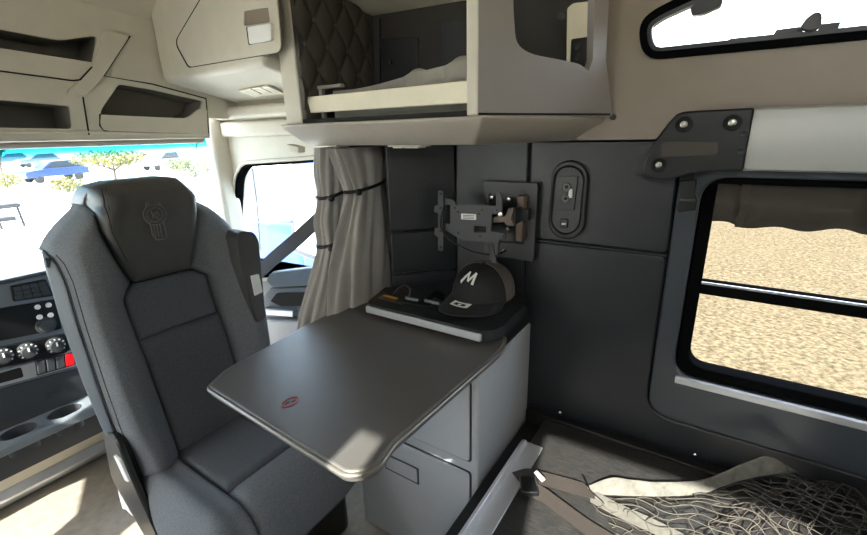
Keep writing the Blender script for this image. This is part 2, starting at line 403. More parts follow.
# ---- unseen driver side wall: window openings invented and shaped to place the sun patches
wl = struct('wall_left')
XL = -.92
h1 = rpoly([V((XL, y, z)) for y, z in ((-.72, 1.87), (-.085, 1.87), (-.085, 2.16), (-.72, 2.18))], .02, 3)
h0 = [V((XL, y, z)) for y, z in ((.160, 1.965), (.228, 1.965), (.215, 2.065), (.160, 2.065))]
h2 = rpoly([V((XL, y, z)) for y, z in ((.98, .98), (1.35, .98), (1.35, 1.50), (.98, 1.50))], .03, 3)
h4 = [V((XL, y, z)) for y, z in ((1.56, .96), (1.90, .96), (1.86, 1.22), (1.60, 1.12))]
h5 = [V((XL, y, z)) for y, z in ((1.34, 1.62), (1.41, 1.62), (1.475, 1.94), (1.425, 1.94))]
b = MB(); b.plate(rect_x(XL, -1.0, 2.5, FZ, 2.36), [h1, h0, h2, h4, h5], (-.012, 0, 0)); b.build('side_panel', BEIGE, wl)
for k, h in ((5, h1), (6, h2), (7, h4), (8, h5), (9, h0)):
    wn = struct('window_%d' % k)  # glazed openings added for where the sun falls, out of view
    b = MB(); b.prism([p + V((-.013, 0, 0)) for p in h], (-.004, 0, 0)); b.build('pane', GLS, wn)
b = MB(); b.box((-1.0, -1.04, FZ), (1.3, -1.0, 2.36)); b.build('wall_rear', BEIGE, kind='structure')
# ---- header over the windshield (fixed moulding with open cubbies)
YH = 1.70
def H(x, y, d=0): return ony(x, y, YH - d)
hd = thing('overhead_console', 'beige moulded overhead console with open cubbies above the windshield', 'console', (.4, 1.75, 1.56))
hole_low = rpoly([H(-75, 96), H(0, 100), H(70, 106), H(73, 129), H(0, 127.5), H(-75, 126)], [.0, 0, .008, .012, 0, 0], 3)
hole_cor = rpoly([H(119, 84), H(101, 110), H(101, 116), H(188, 118), H(200, 110), H(203, 101), H(150, 89)], [.012, .012, .006, .01, .008, .008, .01], 3)
hole_up = rpoly([H(-75, 17), H(0, 29), H(60, 40.5), H(84, 37), H(98, 35), H(93, 63), H(80, 80), H(0, 71), H(-75, 60)], [0, 0, .02, .02, .02, .01, .02, 0, 0], 3)
outer = [V((-.9, YH, H(-90, 137.5).z)), V((-.9, YH, 2.0)), V((.3, YH, 2.05)), H(250, -60), H(250, 120), H(209, 118), H(210, 138)]
b = MB(); b.plate(outer, [hole_low, hole_cor, hole_up], (0, .012, 0)); b.build('fascia', BEIGE, hd, bevel=.003)
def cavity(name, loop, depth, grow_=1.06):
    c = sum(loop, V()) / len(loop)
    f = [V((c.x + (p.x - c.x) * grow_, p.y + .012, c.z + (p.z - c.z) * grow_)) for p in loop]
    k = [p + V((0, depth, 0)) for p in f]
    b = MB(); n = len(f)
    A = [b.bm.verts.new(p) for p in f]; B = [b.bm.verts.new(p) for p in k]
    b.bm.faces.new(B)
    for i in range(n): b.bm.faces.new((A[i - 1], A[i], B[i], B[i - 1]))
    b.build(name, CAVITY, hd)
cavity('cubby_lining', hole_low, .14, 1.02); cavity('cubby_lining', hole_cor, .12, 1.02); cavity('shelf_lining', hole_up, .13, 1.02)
b = MB(); b.prism(rpoly([H(-75, 36, .01), H(0, 48, .01), H(93, 62.5, .01), H(91, 68, .01), H(80, 79, .01), H(72, 80, .01), H(0, 71.5, .01), H(-75, 60, .01)], [0, 0, .004, .006, .01, .006, 0, 0], 3), (0, .012, 0)); b.build('shelf_lip', BEIGE, hd, bevel=.002)
b = MB(); b.prism(rpoly([H(101, 114.5, .004), H(184, 118.5, .004), H(190, 116, .004), H(199, 109, .004), H(207, 110, .004), H(208, 134, .004), H(106, 131, .004), H(100, 124, .004)], [.004, .004, .004, .004, .002, .004, .012, .01], 3), (0, .012, 0)); b.build('cubby_lip', BEIGE, hd, bevel=.002)
b = MB(); b.prism(rpoly([H(106, 30, .012), H(130, 36, .012), H(104, 76, .012), H(86, 96, .012), H(66, 94, .012), H(92, 66, .012)], .012, 4), (0, .02, 0)); b.build('diagonal_rib', BEIGE, hd, bevel=.008, seg=3)
for pts in ([(130, 36), (104, 76), (152, 84), (206, 98.5)], [(206, 98.5), (209, 136)], [(83, 97), (89, 135)], [(0, 71), (72, 80.5), (80, 80), (92, 67)], [(-80, 60), (0, 71)], [(100, 114), (100, 126), (104, 131), (207, 134.5)]):
    b = MB(); b.tube([H(x, y, .014 if (x, y) in ((80, 80),) else .0015) if pts[0] != (0, 71) else H(x, y, .0115) for x, y in pts], .0022, 6); b.build('groove', BLACKM, hd)
b = MB(); b.prism([V((-.9, YH, 1.563)), H(210, 138), H(210, 137.8) + V((0, .17, -.005)), V((-.9, YH + .17, 1.558))], (0, 0, .012)); b.build('underside', BEIGE, hd, bevel=.004)
b = MB(); b.tube([V((-.9, YH + .002, H(-90, 131.5).z)), H(-90, 131.5, -.002), H(90, 132, -.002), H(209, 134.5, -.002)], .006, 8); b.build('lower_bead', BEIGE, hd)
# ---- locker over the door
XO = .85
lk = thing('overhead_locker', 'beige overhead locker with a latched hatch above the passenger door window', 'locker', (.95, 1.35, 1.7))
a0, a1 = onx(158, 83, XO), V((XO, 1.0, 1.735))
f0 = [V((XO, 1.69, 1.735)), V((XO, 1.123, 1.735)), V((XO, 1.123, 2.3)), V((XO, 1.69, 2.3))]
f1 = [V((1.128, 1.69, 1.672)), V((1.128, 1.123, 1.672)), V((1.128, 1.123, 2.3)), V((1.128, 1.69, 2.3))]
b = MB(); b.loft([f0, f1]); b.build('body', BEIGE, lk, bevel=.018, seg=4)
def O(x, y, d=0): return onx(x, y, XO - d)
hp = [(212, -22), (176, 39), (176, 46), (188, 68), (279, 53), (282, 48), (276, -22)]
b = MB(); b.prism(rpoly([O(x, y, .0015) for x, y in hp], .012, 4), (.003, 0, 0)); b.build('hatch_gap', BLACKM, lk)
cx_ = 232; cy_ = 26
hp2 = [(cx_ + (x - cx_) * .978, cy_ + (y - cy_) * .97) for x, y in hp]
b = MB(); hl = rpoly([O(244, 11, .006), O(244, 26, .006), O(270, 22, .006), O(268, 7, .006)], .006, 3)
b.plate(rpoly([O(x, y, .006) for x, y in hp2], .012, 4), [hl], (.005, 0, 0)); ha = b.build('hatch_door', BEIGE, lk, bevel=.002)
b = MB(); b.prism(rpoly([O(247, 27, .016), O(249, 44, .016), O(271, 40, .016), O(270, 23, .016)], .004, 3), (.012, 0, 0)); b.build('latch_handle', WHITE, ha, bevel=.003)
b = MB(); b.prism(rpoly([O(246, 27, .0075), O(248.5, 45, .0075), O(272.3, 41, .0075), O(271, 23, .0075)], .004, 3), (.002, 0, 0)); b.build('latch_gap', BLACKM, ha)
b = MB(); b.prism(rpoly([O(243, 9, .0025), O(243, 30, .0025), O(272, 26, .0025), O(270, 5, .0025)], .006, 3), (.002, 0, 0)); b.build('latch_recess', TANW, ha)
# dome lamp under the locker
sn = V((.063, 0, .278)).normalized(); sp = V((XO, 1.3, 1.7345)); so_ = sn
def S(x, y, d=0): return onp(x, y, sp - V((0, 0, d)), V((.063, 0, .278)))
dl = thing('dome_lamp', 'clear dome lamp set flush under the beige locker near the curtain', 'lamp', S(261, 91))
b = MB(); b.prism(rpoly([S(238, 90, .001), S(254, 96, .001), S(284, 92.5, .001), S(268, 85, .001)], .008, 3), (0, 0, -.004)); b.build('lamp_rim', CREAM, dl, bevel=.001)
for q in ([(242, 90), (254, 94.5), (262, 93.5), (250, 88)], [(252, 87.7), (264, 93.3), (272, 92.3), (260, 86.7)], [(262, 86.5), (274, 92), (281, 91), (268, 85.8)]):
    b = MB(); b.prism(rpoly([S(x, y, .005) for x, y in q], .004, 2), (0, 0, -.004)); b.build('lens', LAMPW, dl, bevel=.0015)
# ================================================================== OVERHEAD CABINET ON THE SIDE WALL
XF = .90
oc = thing('overhead_cabinet', 'grey overhead cabinet with an open front and a diamond quilted end panel', 'cabinet', (1.05, .75, 1.5))
def F(x, y, d=0): return onx(x, y, XF - d)
zt1, zt0 = 1.578, 1.514
top = [V((.885, 1.135, zt1)), V((.885, .455, zt1)), V((1.245, .28, zt1 - .006)), V((1.245, 1.135, zt1))]
lip = [V((.89, 1.13, zt1 - .012)), V((.89, .462, zt1 - .012)), V((1.245, .288, zt1 - .02)), V((1.245, 1.13, zt1 - .012))]
bot = [V((.955, 1.10, zt0)), V((.955, .515, zt0)), V((1.245, .365, zt0)), V((1.245, 1.10, zt0))]
b = MB(); b.loft([top, lip, bot]); b.build('tray', GREYB, oc, bevel=.006, seg=3)
YE = 1.05
b = MB(); b.box((XF, YE, zt1), (XF + .3, YE + .07, 2.3)); b.build('front_jamb', BEIGE, oc, bevel=.004)
b = MB(); b.box((XF, .475, zt1), (XF + .035, .505, 2.3)); b.build('corner_post', BEIGE, oc, bevel=.004)
# end panel, angled back to the wall, with a rounded cut-out
eA, eB = V((XF + .001, .475, 0)), V((1.246, .266, 0)); ed = (eB - eA).normalized(); en = V((ed.y, -ed.x, 0))
def E_(x, y, d=0): return onp(x, y, eA + en * d, en)
eo = [eA + V((0, 0, zt1)), eB + V((0, 0, zt1 - .006)), E_(606, 60), E_(609, 0), E_(612, -60), eA + V((0, 0, 2.2))]
hol = rpoly([E_(513, -40), E_(513.5, 10), E_(516, 44), E_(530, 54), E_(562, 60), E_(580, 64), E_(589, 71), E_(593, 60), E_(596, -40)], [0, .02, .02, .03, .03, .015, .004, .004, 0], 4)
b = MB(); b.plate(eo, [hol], -en * .022); b.build('end_panel', PANELG, oc, bevel=.004, seg=3)
b = MB(); b.tube([eA + V((0, 0, zt1 + .004)) + en * .001, eA.lerp(eB, .97) + V((0, 0, zt1 - .001)) + en * .001], .0022, 6); b.build('groove', BLACKM, oc)
# lining
b = MB(); b.box((1.222, .34, zt1), (1.24, YE, 1.98)); b.build('lining_back', CAVD, oc)
b = MB(); b.box((XF + .002, .50, zt1), (1.238, YE, zt1 + .012)); b.build('shelf_floor', BLACKM, oc)
cpt = onx(378, 18, 1.22)
b = MB()
def soff(u, v):
    x = XF + .02 + u * .30; y = .42 + v * (YE - .42)
    return (x, y, cpt.z + .045 * (1 - u) ** 1.0 + .02 * (v - .5) + .03 * sm(.75, 1, v) * (1 - u))
b.slab(soff, 10, 14, (0, 0, .05)); b.build('upper_shelf', BEIGE2, oc, smooth=80)
# quilted end panel (faces the rear)
P_ = .085
def qh(x, z):
    a = (x - .93) / P_ + (z - 1.66) / (P_ * 1.55); c = (x - .93) / P_ - (z - 1.66) / (P_ * 1.55)
    return .013 * (abs(math.sin(math.pi * a / 1.0)) * abs(math.sin(math.pi * c / 1.0))) ** .45
b = MB(); b.slab(lambda u, v: (XF + .004 + u * .325, YE - .006 - qh(XF + u * .325, zt1 + v * .6), zt1 + v * .6), 70, 110, lambda u, v: (0, .006 + qh(XF + u * .325, zt1 + v * .6) + .012, 0))
dq = b.build('diamond_panel', mat('quilted_vinyl', C(72, 68, 62), .5, bump=.25, scale=350), oc, smooth=80)
b = MB()
for i in range(-8, 16):
    for j in range(-8, 16):
        x = .93 + P_ * (i + j) / 2; z = 1.66 + P_ * 1.55 * (i - j) / 2
        if XF + .01 < x < XF + .32 and zt1 + .02 < z < 2.0:
            b = MB(); b.lathe([(0, -.002), (.006, -.001), (.0055, .003), (0, .0045)], (x, YE - .006, z), (0, -1, 0), 10); b.build('button', CAVITY, dq)
# retaining board across the opening
b = MB(); b.prism([F(306, 97, -.02), F(468, 80.5, -.02), F(468, 103, -.02), F(306, 113, -.02)], (.02, 0, 0)); b.build('retaining_board', CREAM, oc, bevel=.002)
# grey plate with a knob on the back lining
BX = 1.222
def B_(x, y, d=0): return onx(x, y, BX - d)
b = MB(); b.prism([B_(380, 38.5, .006), B_(418, 37, .006), B_(418, 80, .006), B_(381, 84, .006)], (.006, 0, 0)); bp = b.build('back_plate', VINYLD, oc, bevel=.002)
b = MB(); b.lathe([(0, .02), (.008, .018), (.009, .008), (.006, 0)], B_(392, 62), (-1, 0, 0), 16); b.build('knob', BLACKP, bp)
b = MB(); b.prism([B_(441, 22, .006), B_(470, 18, .006), B_(470, 70, .006), B_(441, 75, .006)], (.006, 0, 0)); b.build('back_plate', VINYLD, oc, bevel=.002)
b = MB(); b.prism([B_(373, 17, .01), B_(379, 18, .01), B_(380, 84, .01), B_(375, 86, .01)], (.01, 0, 0)); b.build('corner_trim', GUN, oc)
# switch panel behind the cut-out
sx = 1.20
def SW(x, y, d=0): return onx(x, y, sx - d)
b = MB(); b.prism(rpoly([SW(566, 72), SW(567, 8), SW(573, 3), SW(600, 0), SW(600, 72)], .006, 3), (.03, 0, 0)); spn = b.build('switch_panel', CREAM, oc, bevel=.003)
b = MB(); b.prism(rpoly([SW(570, 66, .004), SW(571, 39, .004), SW(592, 36, .004), SW(592, 68, .004)], .004, 2), (.004, 0, 0)); b.build('switch_bezel', BLACKP, spn, bevel=.002)
b = MB()
for yy in (47, 57): b.lathe([(0, .006), (.006, .005), (.0075, 0)], SW(578, yy, .004), (-1, 0, 0), 14)
b.build('knob', GUN, spn)
b = MB(); b.lathe([(0, .02), (.008, .018), (.008, 0)], SW(562, 17, .01), (-1, 0, 0), 14); b.build('hook', GUN, oc)
# reading lamp in the tray underside
b = MB(); b.box((1.0, .70, zt0 - .006), (1.05, .82, zt0 + .002)); rl = b.build('reading_lamp', CREAM, oc, bevel=.003)
b = MB(); b.box((1.005, .715, zt0 - .010), (1.045, .765, zt0 - .004)); b.box((1.005, .77, zt0 - .010), (1.045, .805, zt0 - .004)); b.build('lens', LAMPW, rl, bevel=.002)
b = MB(); b.prism([onx(286, 144, .97), onx(298, 147, .97), onx(298, 153, .97), onx(290, 151, .97)], (.03, 0, 0)); b.build('curtain_clip', BEIGE, oc, bevel=.002)
# things lying in the cabinet
def bl(u, v):
    y = .985 - u * .46; x = .968 + v * .20
    h = .020 + .055 * sm(.15, 1.0, u) * (.65 + .35 * math.sin(v * 3.1)) + .012 * math.sin(u * 22 + v * 5) * sm(.35, .6, u) * (1 - .4 * v) * (v > 0 and u > 0)
    return (x, y, zt1 + .0125 + .055 + h * 1.0)
b = MB(); b.slab(bl, 50, 14, lambda u, v: (0, 0, -(V(bl(u, v)).z - zt1 - .0135)))
o = b.build('folded_blanket', LINEN, smooth=70, label='grey folded blanket lying in the open overhead cabinet behind the cream board', cat='blanket')
br = MB(); q0 = onx(350, 81, 1.0); q1 = onx(420, 76, 1.0)
br.box((.946, .93, 1.672), (.964, 1.025, 1.681)); br.box((.946, 1.008, 1.592), (.961, 1.02, 1.674))
br.build('metal_bracket', LINEN, bevel=.002, label='thin grey metal bracket beside the quilted panel in the overhead cabinet', cat='bracket')
# ================================================================== SCREEN MOUNT
mt = thing('screen_mount', 'empty black swivel screen mount on the padded side wall', 'mount', onx(510, 262, XW))
XM = 1.225
def Mn(x, y, d=0): return onx(x, y, XM - d)
fr_o = [Mn(484, 181), Mn(538, 183.5), Mn(533, 262), Mn(484, 254)]
fr_i = [Mn(489, 193), Mn(527, 194), Mn(524, 244), Mn(489, 241)]
b = MB(); b.plate(rpoly(fr_o, .006, 3), [rpoly(fr_i, .004, 2)], (.01, 0, 0)); wp = b.build('wall_frame', GUN, mt, bevel=.003)
b = MB(); b.prism(fr_i, (.001, 0, 0)) if 0 else b.prism([p + V((.012, 0, 0)) for p in fr_i], (.012, 0, 0)); b.build('recess_back', BLACKM, mt)
for ps in (fr_o,):
    pass
b = MB(); b.prism([V((XM + .0095, p.y, p.z)) for p in [Mn(488, 186), Mn(534, 188), Mn(529, 258), Mn(488, 250)]], (.014, 0, 0)) ; b.build('wall_spacer', BLACKP, mt)
b = MB(); b.prism(rpoly([Mn(517, 196, .03), Mn(524, 196, .03), Mn(522, 242, .03), Mn(515, 241, .03)], .003, 2), (.036, 0, 0)); b.build('pivot_bar', BRONZE, mt, bevel=.003)
b = MB()
for x, y in ((493, 197), (510, 199), (509, 228), (493, 236)):
    b = MB(); b.lathe([(0, .012), (.006, .011), (.006, 0)], Mn(x, y, -.002), (-1, 0, 0), 12); b.build('bolt', CHROME, mt)
XB = 1.135
def Bk(x, y, d=0): return onx(x, y, XB - d)
b = MB(); b.prism(rpoly([Bk(490, 217), Bk(505, 216), Bk(508, 208), Bk(514, 208), Bk(511, 219), Bk(514, 226), Bk(507, 226), Bk(504, 222), Bk(490, 223)], .002, 2), (.012, 0, 0)); b.build('swing_arm', BRONZE, mt, bevel=.002)
b = MB(); b.box((XB + .012, Bk(512, 217).y - .006, Bk(512, 226).z + .002), (XM - .02, Bk(512, 217).y + .006, Bk(512, 209).z - .002)); b.box((XM - .035, Bk(519, 217).y - .004, Bk(512, 224).z), (XM - .008, Bk(512, 217).y + .006, Bk(512, 212).z)); b.build('swing_arm', GUN, mt, bevel=.002)
ol = [(445, 198), (454, 200), (456, 205), (496, 205.5), (496, 192), (500, 192), (502, 200), (502, 214), (492, 214.5), (491, 231), (505, 233.5), (505, 238), (499, 240), (498, 255), (495, 255), (494, 243), (490, 242), (462, 241), (448, 232), (439.5, 228), (439.5, 212), (445, 211)]
hs = [[(446, 205), (450, 205), (450, 224), (445, 223)], [(474, 226), (486, 226.5), (486, 232.5), (474, 232)]]
b = MB(); b.plate([Bk(x, y, .012) for x, y in ol], [[Bk(x, y, .012) for x, y in h] for h in hs], (.006, 0, 0)); bk = b.build('bracket_plate', GUN, mt, bevel=.001)
b = MB(); b.prism([Bk(473, 225, .004), Bk(487, 225.5, .004), Bk(487, 233.5, .004), Bk(473, 233, .004)], (.002, 0, 0)); b.build('slot_plate', BLACKM, bk)
b = MB(); b.prism(rpoly([Bk(438, 191, .02), Bk(440, 190, .02), Bk(443.5, 191, .02), Bk(443.5, 250, .02), Bk(441, 251.5, .02), Bk(438, 250, .02), Bk(438, 237, .02), Bk(434.5, 235, .02), Bk(434.5, 228, .02), Bk(438, 228, .02), Bk(438, 213, .02), Bk(434, 212, .02), Bk(434.5, 206, .02), Bk(438, 205, .02)], .0015, 2), (.006, 0, 0)); b.build('screen_rail', GUN, mt, bevel=.001)
b = MB()
for x, y in ((440.5, 194), (440.5, 208), (440.5, 231), (440.5, 247)):
    b = MB(); b.lathe([(0, .002), (.0035, .0018), (.0035, 0)], Bk(x, y, .026), (-1, 0, 0), 10); b.build('hole_plug', BLACKM, bk)
for x, y in ((458, 212), (482, 210), (497, 210), (458, 233), (480, 236), (503, 236), (455, 208), (479, 214), (487, 204)):
    b = MB(); b.lathe([(0, .002), (.0028, .0018), (.0028, 0)], Bk(x, y, .018), (-1, 0, 0), 8); b.build('hole_plug', BLACKM, bk)
b = MB(); b.prism(rpoly([Bk(461, 213.5, .0135), Bk(476, 214.2, .0135), Bk(476, 220, .0135), Bk(461, 219.3, .0135)], .002, 2), (.0014, 0, 0)); lb = b.build('label', WHITE, bk)
b = MB()
for k in range(3): b.prism([Bk(463, 215 + k * 1.5, .0142), Bk(474, 215.5 + k * 1.5, .0142), Bk(474, 216 + k * 1.5, .0142), Bk(463, 215.6 + k * 1.5, .0142)], (.0006, 0, 0))
b.build('label_print', GUN, lb)
b = MB(); b.lathe([(0, .01), (.0065, .009), (.0075, .006), (.0075, 0)], Bk(501.5, 214, .012), (-1, 0, 0), 14); b.build('bolt', CHROME, mt)
cb = [Bk(444, 205, .03), Bk(441, 216, .03), Bk(441, 228, .028), Bk(448, 238, .024), Bk(460, 246, .02), Bk(473, 252, .012), Bk(487, 254.5, .0), Bk(498, 254, -.03), Bk(505, 250.5, -.07)]
sp_ = []
for i in range(len(cb) - 1):
    p0, p1, p2, p3 = cb[max(i - 1, 0)], cb[i], cb[i + 1], cb[min(i + 2, len(cb) - 1)]
    for k in range(5):
        t = k / 5; sp_.append(.5 * ((2 * p1) + (-p0 + p2) * t + (2 * p0 - 5 * p1 + 4 * p2 - p3) * t * t + (-p0 + 3 * p1 - 3 * p2 + p3) * t ** 3))
b = MB(); b.tube(sp_ + [cb[-1]], .003, 8); b.build('cable', BLACKP, mt, smooth=80)
b = MB(); b.lathe([(0, .012), (.006, .011), (.006, 0)], Mn(505, 251, -.001), (-1, 0, 0), 12); b.build('cable_plug', CHROME, mt)
b = MB(); b.ribbon([Bk(490, 243, .004), Bk(492, 253, .003), Bk(494.5, 263, .006)], (0, .018, 0), .003); b.build('strap', BLACKP, mt)
# ================================================================== OUTLET PANEL
ot = thing('outlet_panel', 'oval black outlet panel with two sockets and a button on the padded wall', 'outlet', onx(565, 238, XW))
def Q(x, y, d=0): return onx(x, y, XW - d)
def stadium(cx0, cy0, cx1, cy1, r0, r1, d, n=14):
    out = []
    for k in range(n + 1):
        a = math.pi + math.pi * k / n; out.append(Q(cx0 + r0 * math.cos(a), cy0 + r0 * math.sin(a), d))
    for k in range(n + 1):
        a = math.pi * k / n; out.append(Q(cx1 + r1 * math.cos(a), cy1 + r1 * math.sin(a), d))
    return out
b = MB(); b.plate(stadium(569.5, 179, 566.5, 221, 18.5, 18.5, .014), [stadium(569, 181, 565.5, 219, 14.5, 14.5, .014)], (.014, 0, 0)); b.build('rim', BLACKP, ot, bevel=.005, seg=3)
b = MB(); b.prism(stadium(569, 181, 565.5, 219, 14.5, 14.5, .006), (.006, 0, 0)); b.build('face_plate', GUN, ot, bevel=.002)
b = MB(); b.prism(rpoly([Q(557.5, 176, .010), Q(578, 176, .010), Q(574, 210.5, .010), Q(554.5, 209.5, .010)], .003, 2), (.005, 0, 0)); sk = b.build('socket_block', BLACKP, ot, bevel=.001)
for x, y in ((566.5, 187), (565.5, 198.5)):
    b = MB(); b.lathe([(0, .003), (.009, .003), (.011, .006), (.0125, .004), (.0125, 0)], Q(x, y, .010), (-1, 0, 0), 20); so_k = b.build('socket', SOCK, sk)
    b = MB(); b.lathe([(0, .002), (.0055, .002), (.0055, 0)], Q(x, y, .013), (-1, 0, 0), 14); b.build('socket_hole', BLACKM, so_k)
b = MB(); b.prism(rpoly([Q(569, 189, .014), Q(572.5, 189, .014), Q(572, 198, .014), Q(568, 198, .014)], .001, 1), (.004, 0, 0)); b.build('socket_cover', WHITE, sk)
b = MB(); b.prism(rpoly([Q(560, 219, .011), Q(568, 219, .011), Q(567.5, 228, .011), Q(559.5, 228, .011)], .006, 4), (.006, 0, 0)); bt = b.build('button', BLACKP, ot, bevel=.002)
b = MB(); b.prism([Q(561.5, 223, .0117), Q(565.8, 223, .0117), Q(565.7, 224.8, .0117), Q(561.4, 224.8, .0117)], (.0008, 0, 0)); b.build('button_mark', WHITE, bt)
# ================================================================== BED RAIL / ROLL COVER
rc = thing('bunk_rail', 'silver bunk rail with a black bracket plate above the sleeper window', 'rail', onx(740, 175, 1.21))
XR = 1.20
def R_(x, y, d=0): return onx(x, y, XR - d)
p0 = R_(745, 108); p1 = R_(745, 171)
zc = (p0.z + p1.z) / 2; hz = (p0.z - p1.z) / 2
prof = [(0, 1), (-.012, .93), (-.018, .6), (-.020, 0), (-.018, -.6), (-.012, -.93), (0, -1), (.045, -1), (.045, 1)]
lp = lambda y, sl: [V((XR + dx, y + sl * k, zc + hz * k)) for dx, k in prof]
b = MB(); b.loft([lp(p0.y, .008), lp(-.9, 0)]); b.build('rail', ROLLM, rc, bevel=.002, smooth=50)
bo = [(641.5, 168), (644, 159), (652, 144), (670, 121), (677, 113.5), (684, 111.5), (755, 107.5), (743, 171.5), (703, 172), (690, 174), (678, 177.5), (666, 180), (652, 179), (644, 175)]
b = MB(); b.prism(rpoly([R_(x, y, .026) for x, y in bo], .006, 3), (.074, 0, 0)); pl = b.build('bracket_plate', BLACKP, rc, bevel=.005, seg=3)
for x, y, r in ((684, 124.5, .0155), (732.5, 122.5, .0155), (659, 165, .0145)):
    b = MB(); b.lathe([(r * 1.15, 0), (r * 1.15, .003), (r, .004), (r * .75, .0015), (0, .0015)], R_(x, y, .026), (-1, 0, 0), 22); w = b.build('washer', BLACKM, pl)
    b = MB(); b.lathe([(0, .007), (r * .3, .0065), (r * .34, .004), (r * .5, .003), (r * .5, .001)], R_(x, y, .026), (-1, 0, 0), 14); b.build('bolt', CHROME, pl)
b = MB(); b.prism(rpoly([R_(661, 144.5, .029), R_(664, 142, .029), R_(718, 141.5, .029), R_(718, 153, .029), R_(716, 155.5, .029), R_(661, 157, .029)], .006, 3), (.004, 0, 0)); b.build('slot_lens', mat('smoked_lens', C(70, 64, 60), .25), pl, bevel=.0025)
b = MB()
for x, y in ((744, 134), (741, 151.5)): b.lathe([(.009, 0), (.009, .0015), (.007, .002), (.005, .001), (0, .0012)], R_(x, y, .026), (-1, 0, 0), 14)
b.build('screw', BLACKP, pl)
b = MB(); b.ribbon([R_(688, 173, .0), R_(687, 182, -.005)], (0, .030, 0), .006); b.build('strap', BLACKP, rc)
b = MB(); b.prism(rpoly([R_(679, 181, .004), R_(697, 179, .004), R_(695, 194, .004), R_(698, 200, .004), R_(696, 211, .004), R_(677, 213, .004), R_(676, 206, .004), R_(679, 198, .004)], .003, 2), (.016, 0, 0)); bu = b.build('buckle', BLACKP, rc, bevel=.003)
b = MB(); b.box((XR - .008, R_(688, 197).y - .016, R_(688, 201).z), (XR - .002, R_(688, 197).y + .016, R_(688, 199).z)); b.build('buckle_bar', GUN, bu, bevel=.001)
# ================================================================== ROLLED WINDOW SHADE
def shd(u, v):
    y = .012 - u * .66
    zb = 1.318 - .006 * math.sin(u * 9)
    g = math.exp(-((u - .085) / .022) ** 2) + math.exp(-((u - .42) / .03) ** 2)
    z = 1.41 + (zb - .004 * g - 1.41) * v
    x = XW + .006 - .030 * math.sin(math.pi * min(1, v * .95 + .05)) * (1 - .55 * g) - .004 * math.sin(u * 70 + 6 * v) * math.exp(-((u - .085) / .06) ** 2)
    return (x, y, z + .004 * math.sin(u * 40) * v)
b = MB(); b.slab(shd, 110, 18, (.006, 0, 0)); sh = b.build('window_shade', SHADE, smooth=80, label='dark brown cloth shade rolled up across the top of the sleeper window', cat='shade')
b = MB(); b.ribbon([shd(.085, k / 10) + V((-.003, 0, 0)) if isinstance(shd(.085, 0), V) else V(shd(.085, k / 10)) + V((-.003, 0, 0)) for k in range(11)], (0, .018, 0), .002); b.build('shade_tie', SHADE, sh)
# ================================================================== CABINET, TABLE, SHELF
XK, YK = .87, .455
sc = thing('storage_cabinet', 'grey storage cabinet with door and drawer under the table against the wall', 'cabinet', (1.06, .7, FZ))
b = MB(); b.prism([V((x, y, FZ + .002)) for x, y in ((XK, YK), (1.236, YK), (1.236, .735), (1.06, .905), (1.04, .918), (XK, .918))], (0, 0, .95 - FZ - .002)); b.build('body', GREYC, sc, bevel=.008, seg=3)
def K(x, y, d=0): return onx(x, y, XK - d)
def krect(y0, y1, z0, z1, x, r): return rpoly(rect_x(x, y0, y1, z0, z1), r, 3)
b = MB(); b.prism(krect(.474, .905, .664, .925, XK - .0012, .012), (.003, 0, 0)); b.build('door_gap', VINYLD, sc)
b = MB(); b.prism(krect(.478, .901, .669, .921, XK - .007, .012), (.0065, 0, 0)); b.build('door', GREYC, sc, bevel=.003, seg=2)
b = MB(); b.prism(krect(.474, .905, .272, .632, XK - .0012, .012), (.003, 0, 0)); b.build('drawer_gap', VINYLD, sc)
b = MB(); b.prism(krect(.478, .901, .277, .628, XK - .007, .012), (.0065, 0, 0)); dr = b.build('drawer', GREYC, sc, bevel=.003, seg=2)
b = MB(); b.prism(krect(.655, .79, .50, .562, XK - .008, .004), (.002, 0, 0)); b.build('latch_gap', VINYLD, dr)
b = MB(); b.prism(krect(.660, .785, .508, .558, XK - .011, .004), (.004, 0, 0)); b.build('latch', GREYC, dr, bevel=.001)
b = MB(); b.box((1.03, .458, .9505), (1.232, .72, 1.0115)); b.box((.99, .458, .9505), (1.232, .728, .957)); b.build('top_block', BLACKP, sc, bevel=.004)
b = MB(); b.lathe([(0, 0), (.09, 0), (.09, .0215), (0, .0215)], (.89, .72, .9505), (0, 0, 1), 28); b.build('swivel_plate', GUN, sc)
ZT = 1.0
tb = thing('swing_table', 'dark swing-out table top with rounded metal edge in front of the seat', 'table', (.72, .7, .972))
tp = [(208, 386), (226, 369), (310, 323), (362, 297), (.975, .86), (.975, .50), (505, 334), (503, 346), (496, 353), (393, 442), (379, 462), (366, 470), (346, 472)]
tpl = rpoly([onz(x, y, ZT) if x > 5 else V((x, y, ZT)) for x, y in tp], [.012, .015, 0, .02, .005, .005, .02, .02, .01, .008, .008, .01, .012], 4)
b = MB(); b.prism(tpl, (0, 0, -.026)); b.build('table_top', TABLE, tb, bevel=.006, seg=3)
tc = sum(tpl, V()) / len(tpl)
ring = [tc + (p - tc) * 1.004 + V((0, 0, -.008)) for p in tpl]
b = MB(); b.tube(ring, .0055, 10, closed=True); b.build('edge_trim', TABLEE, tb, smooth=80)
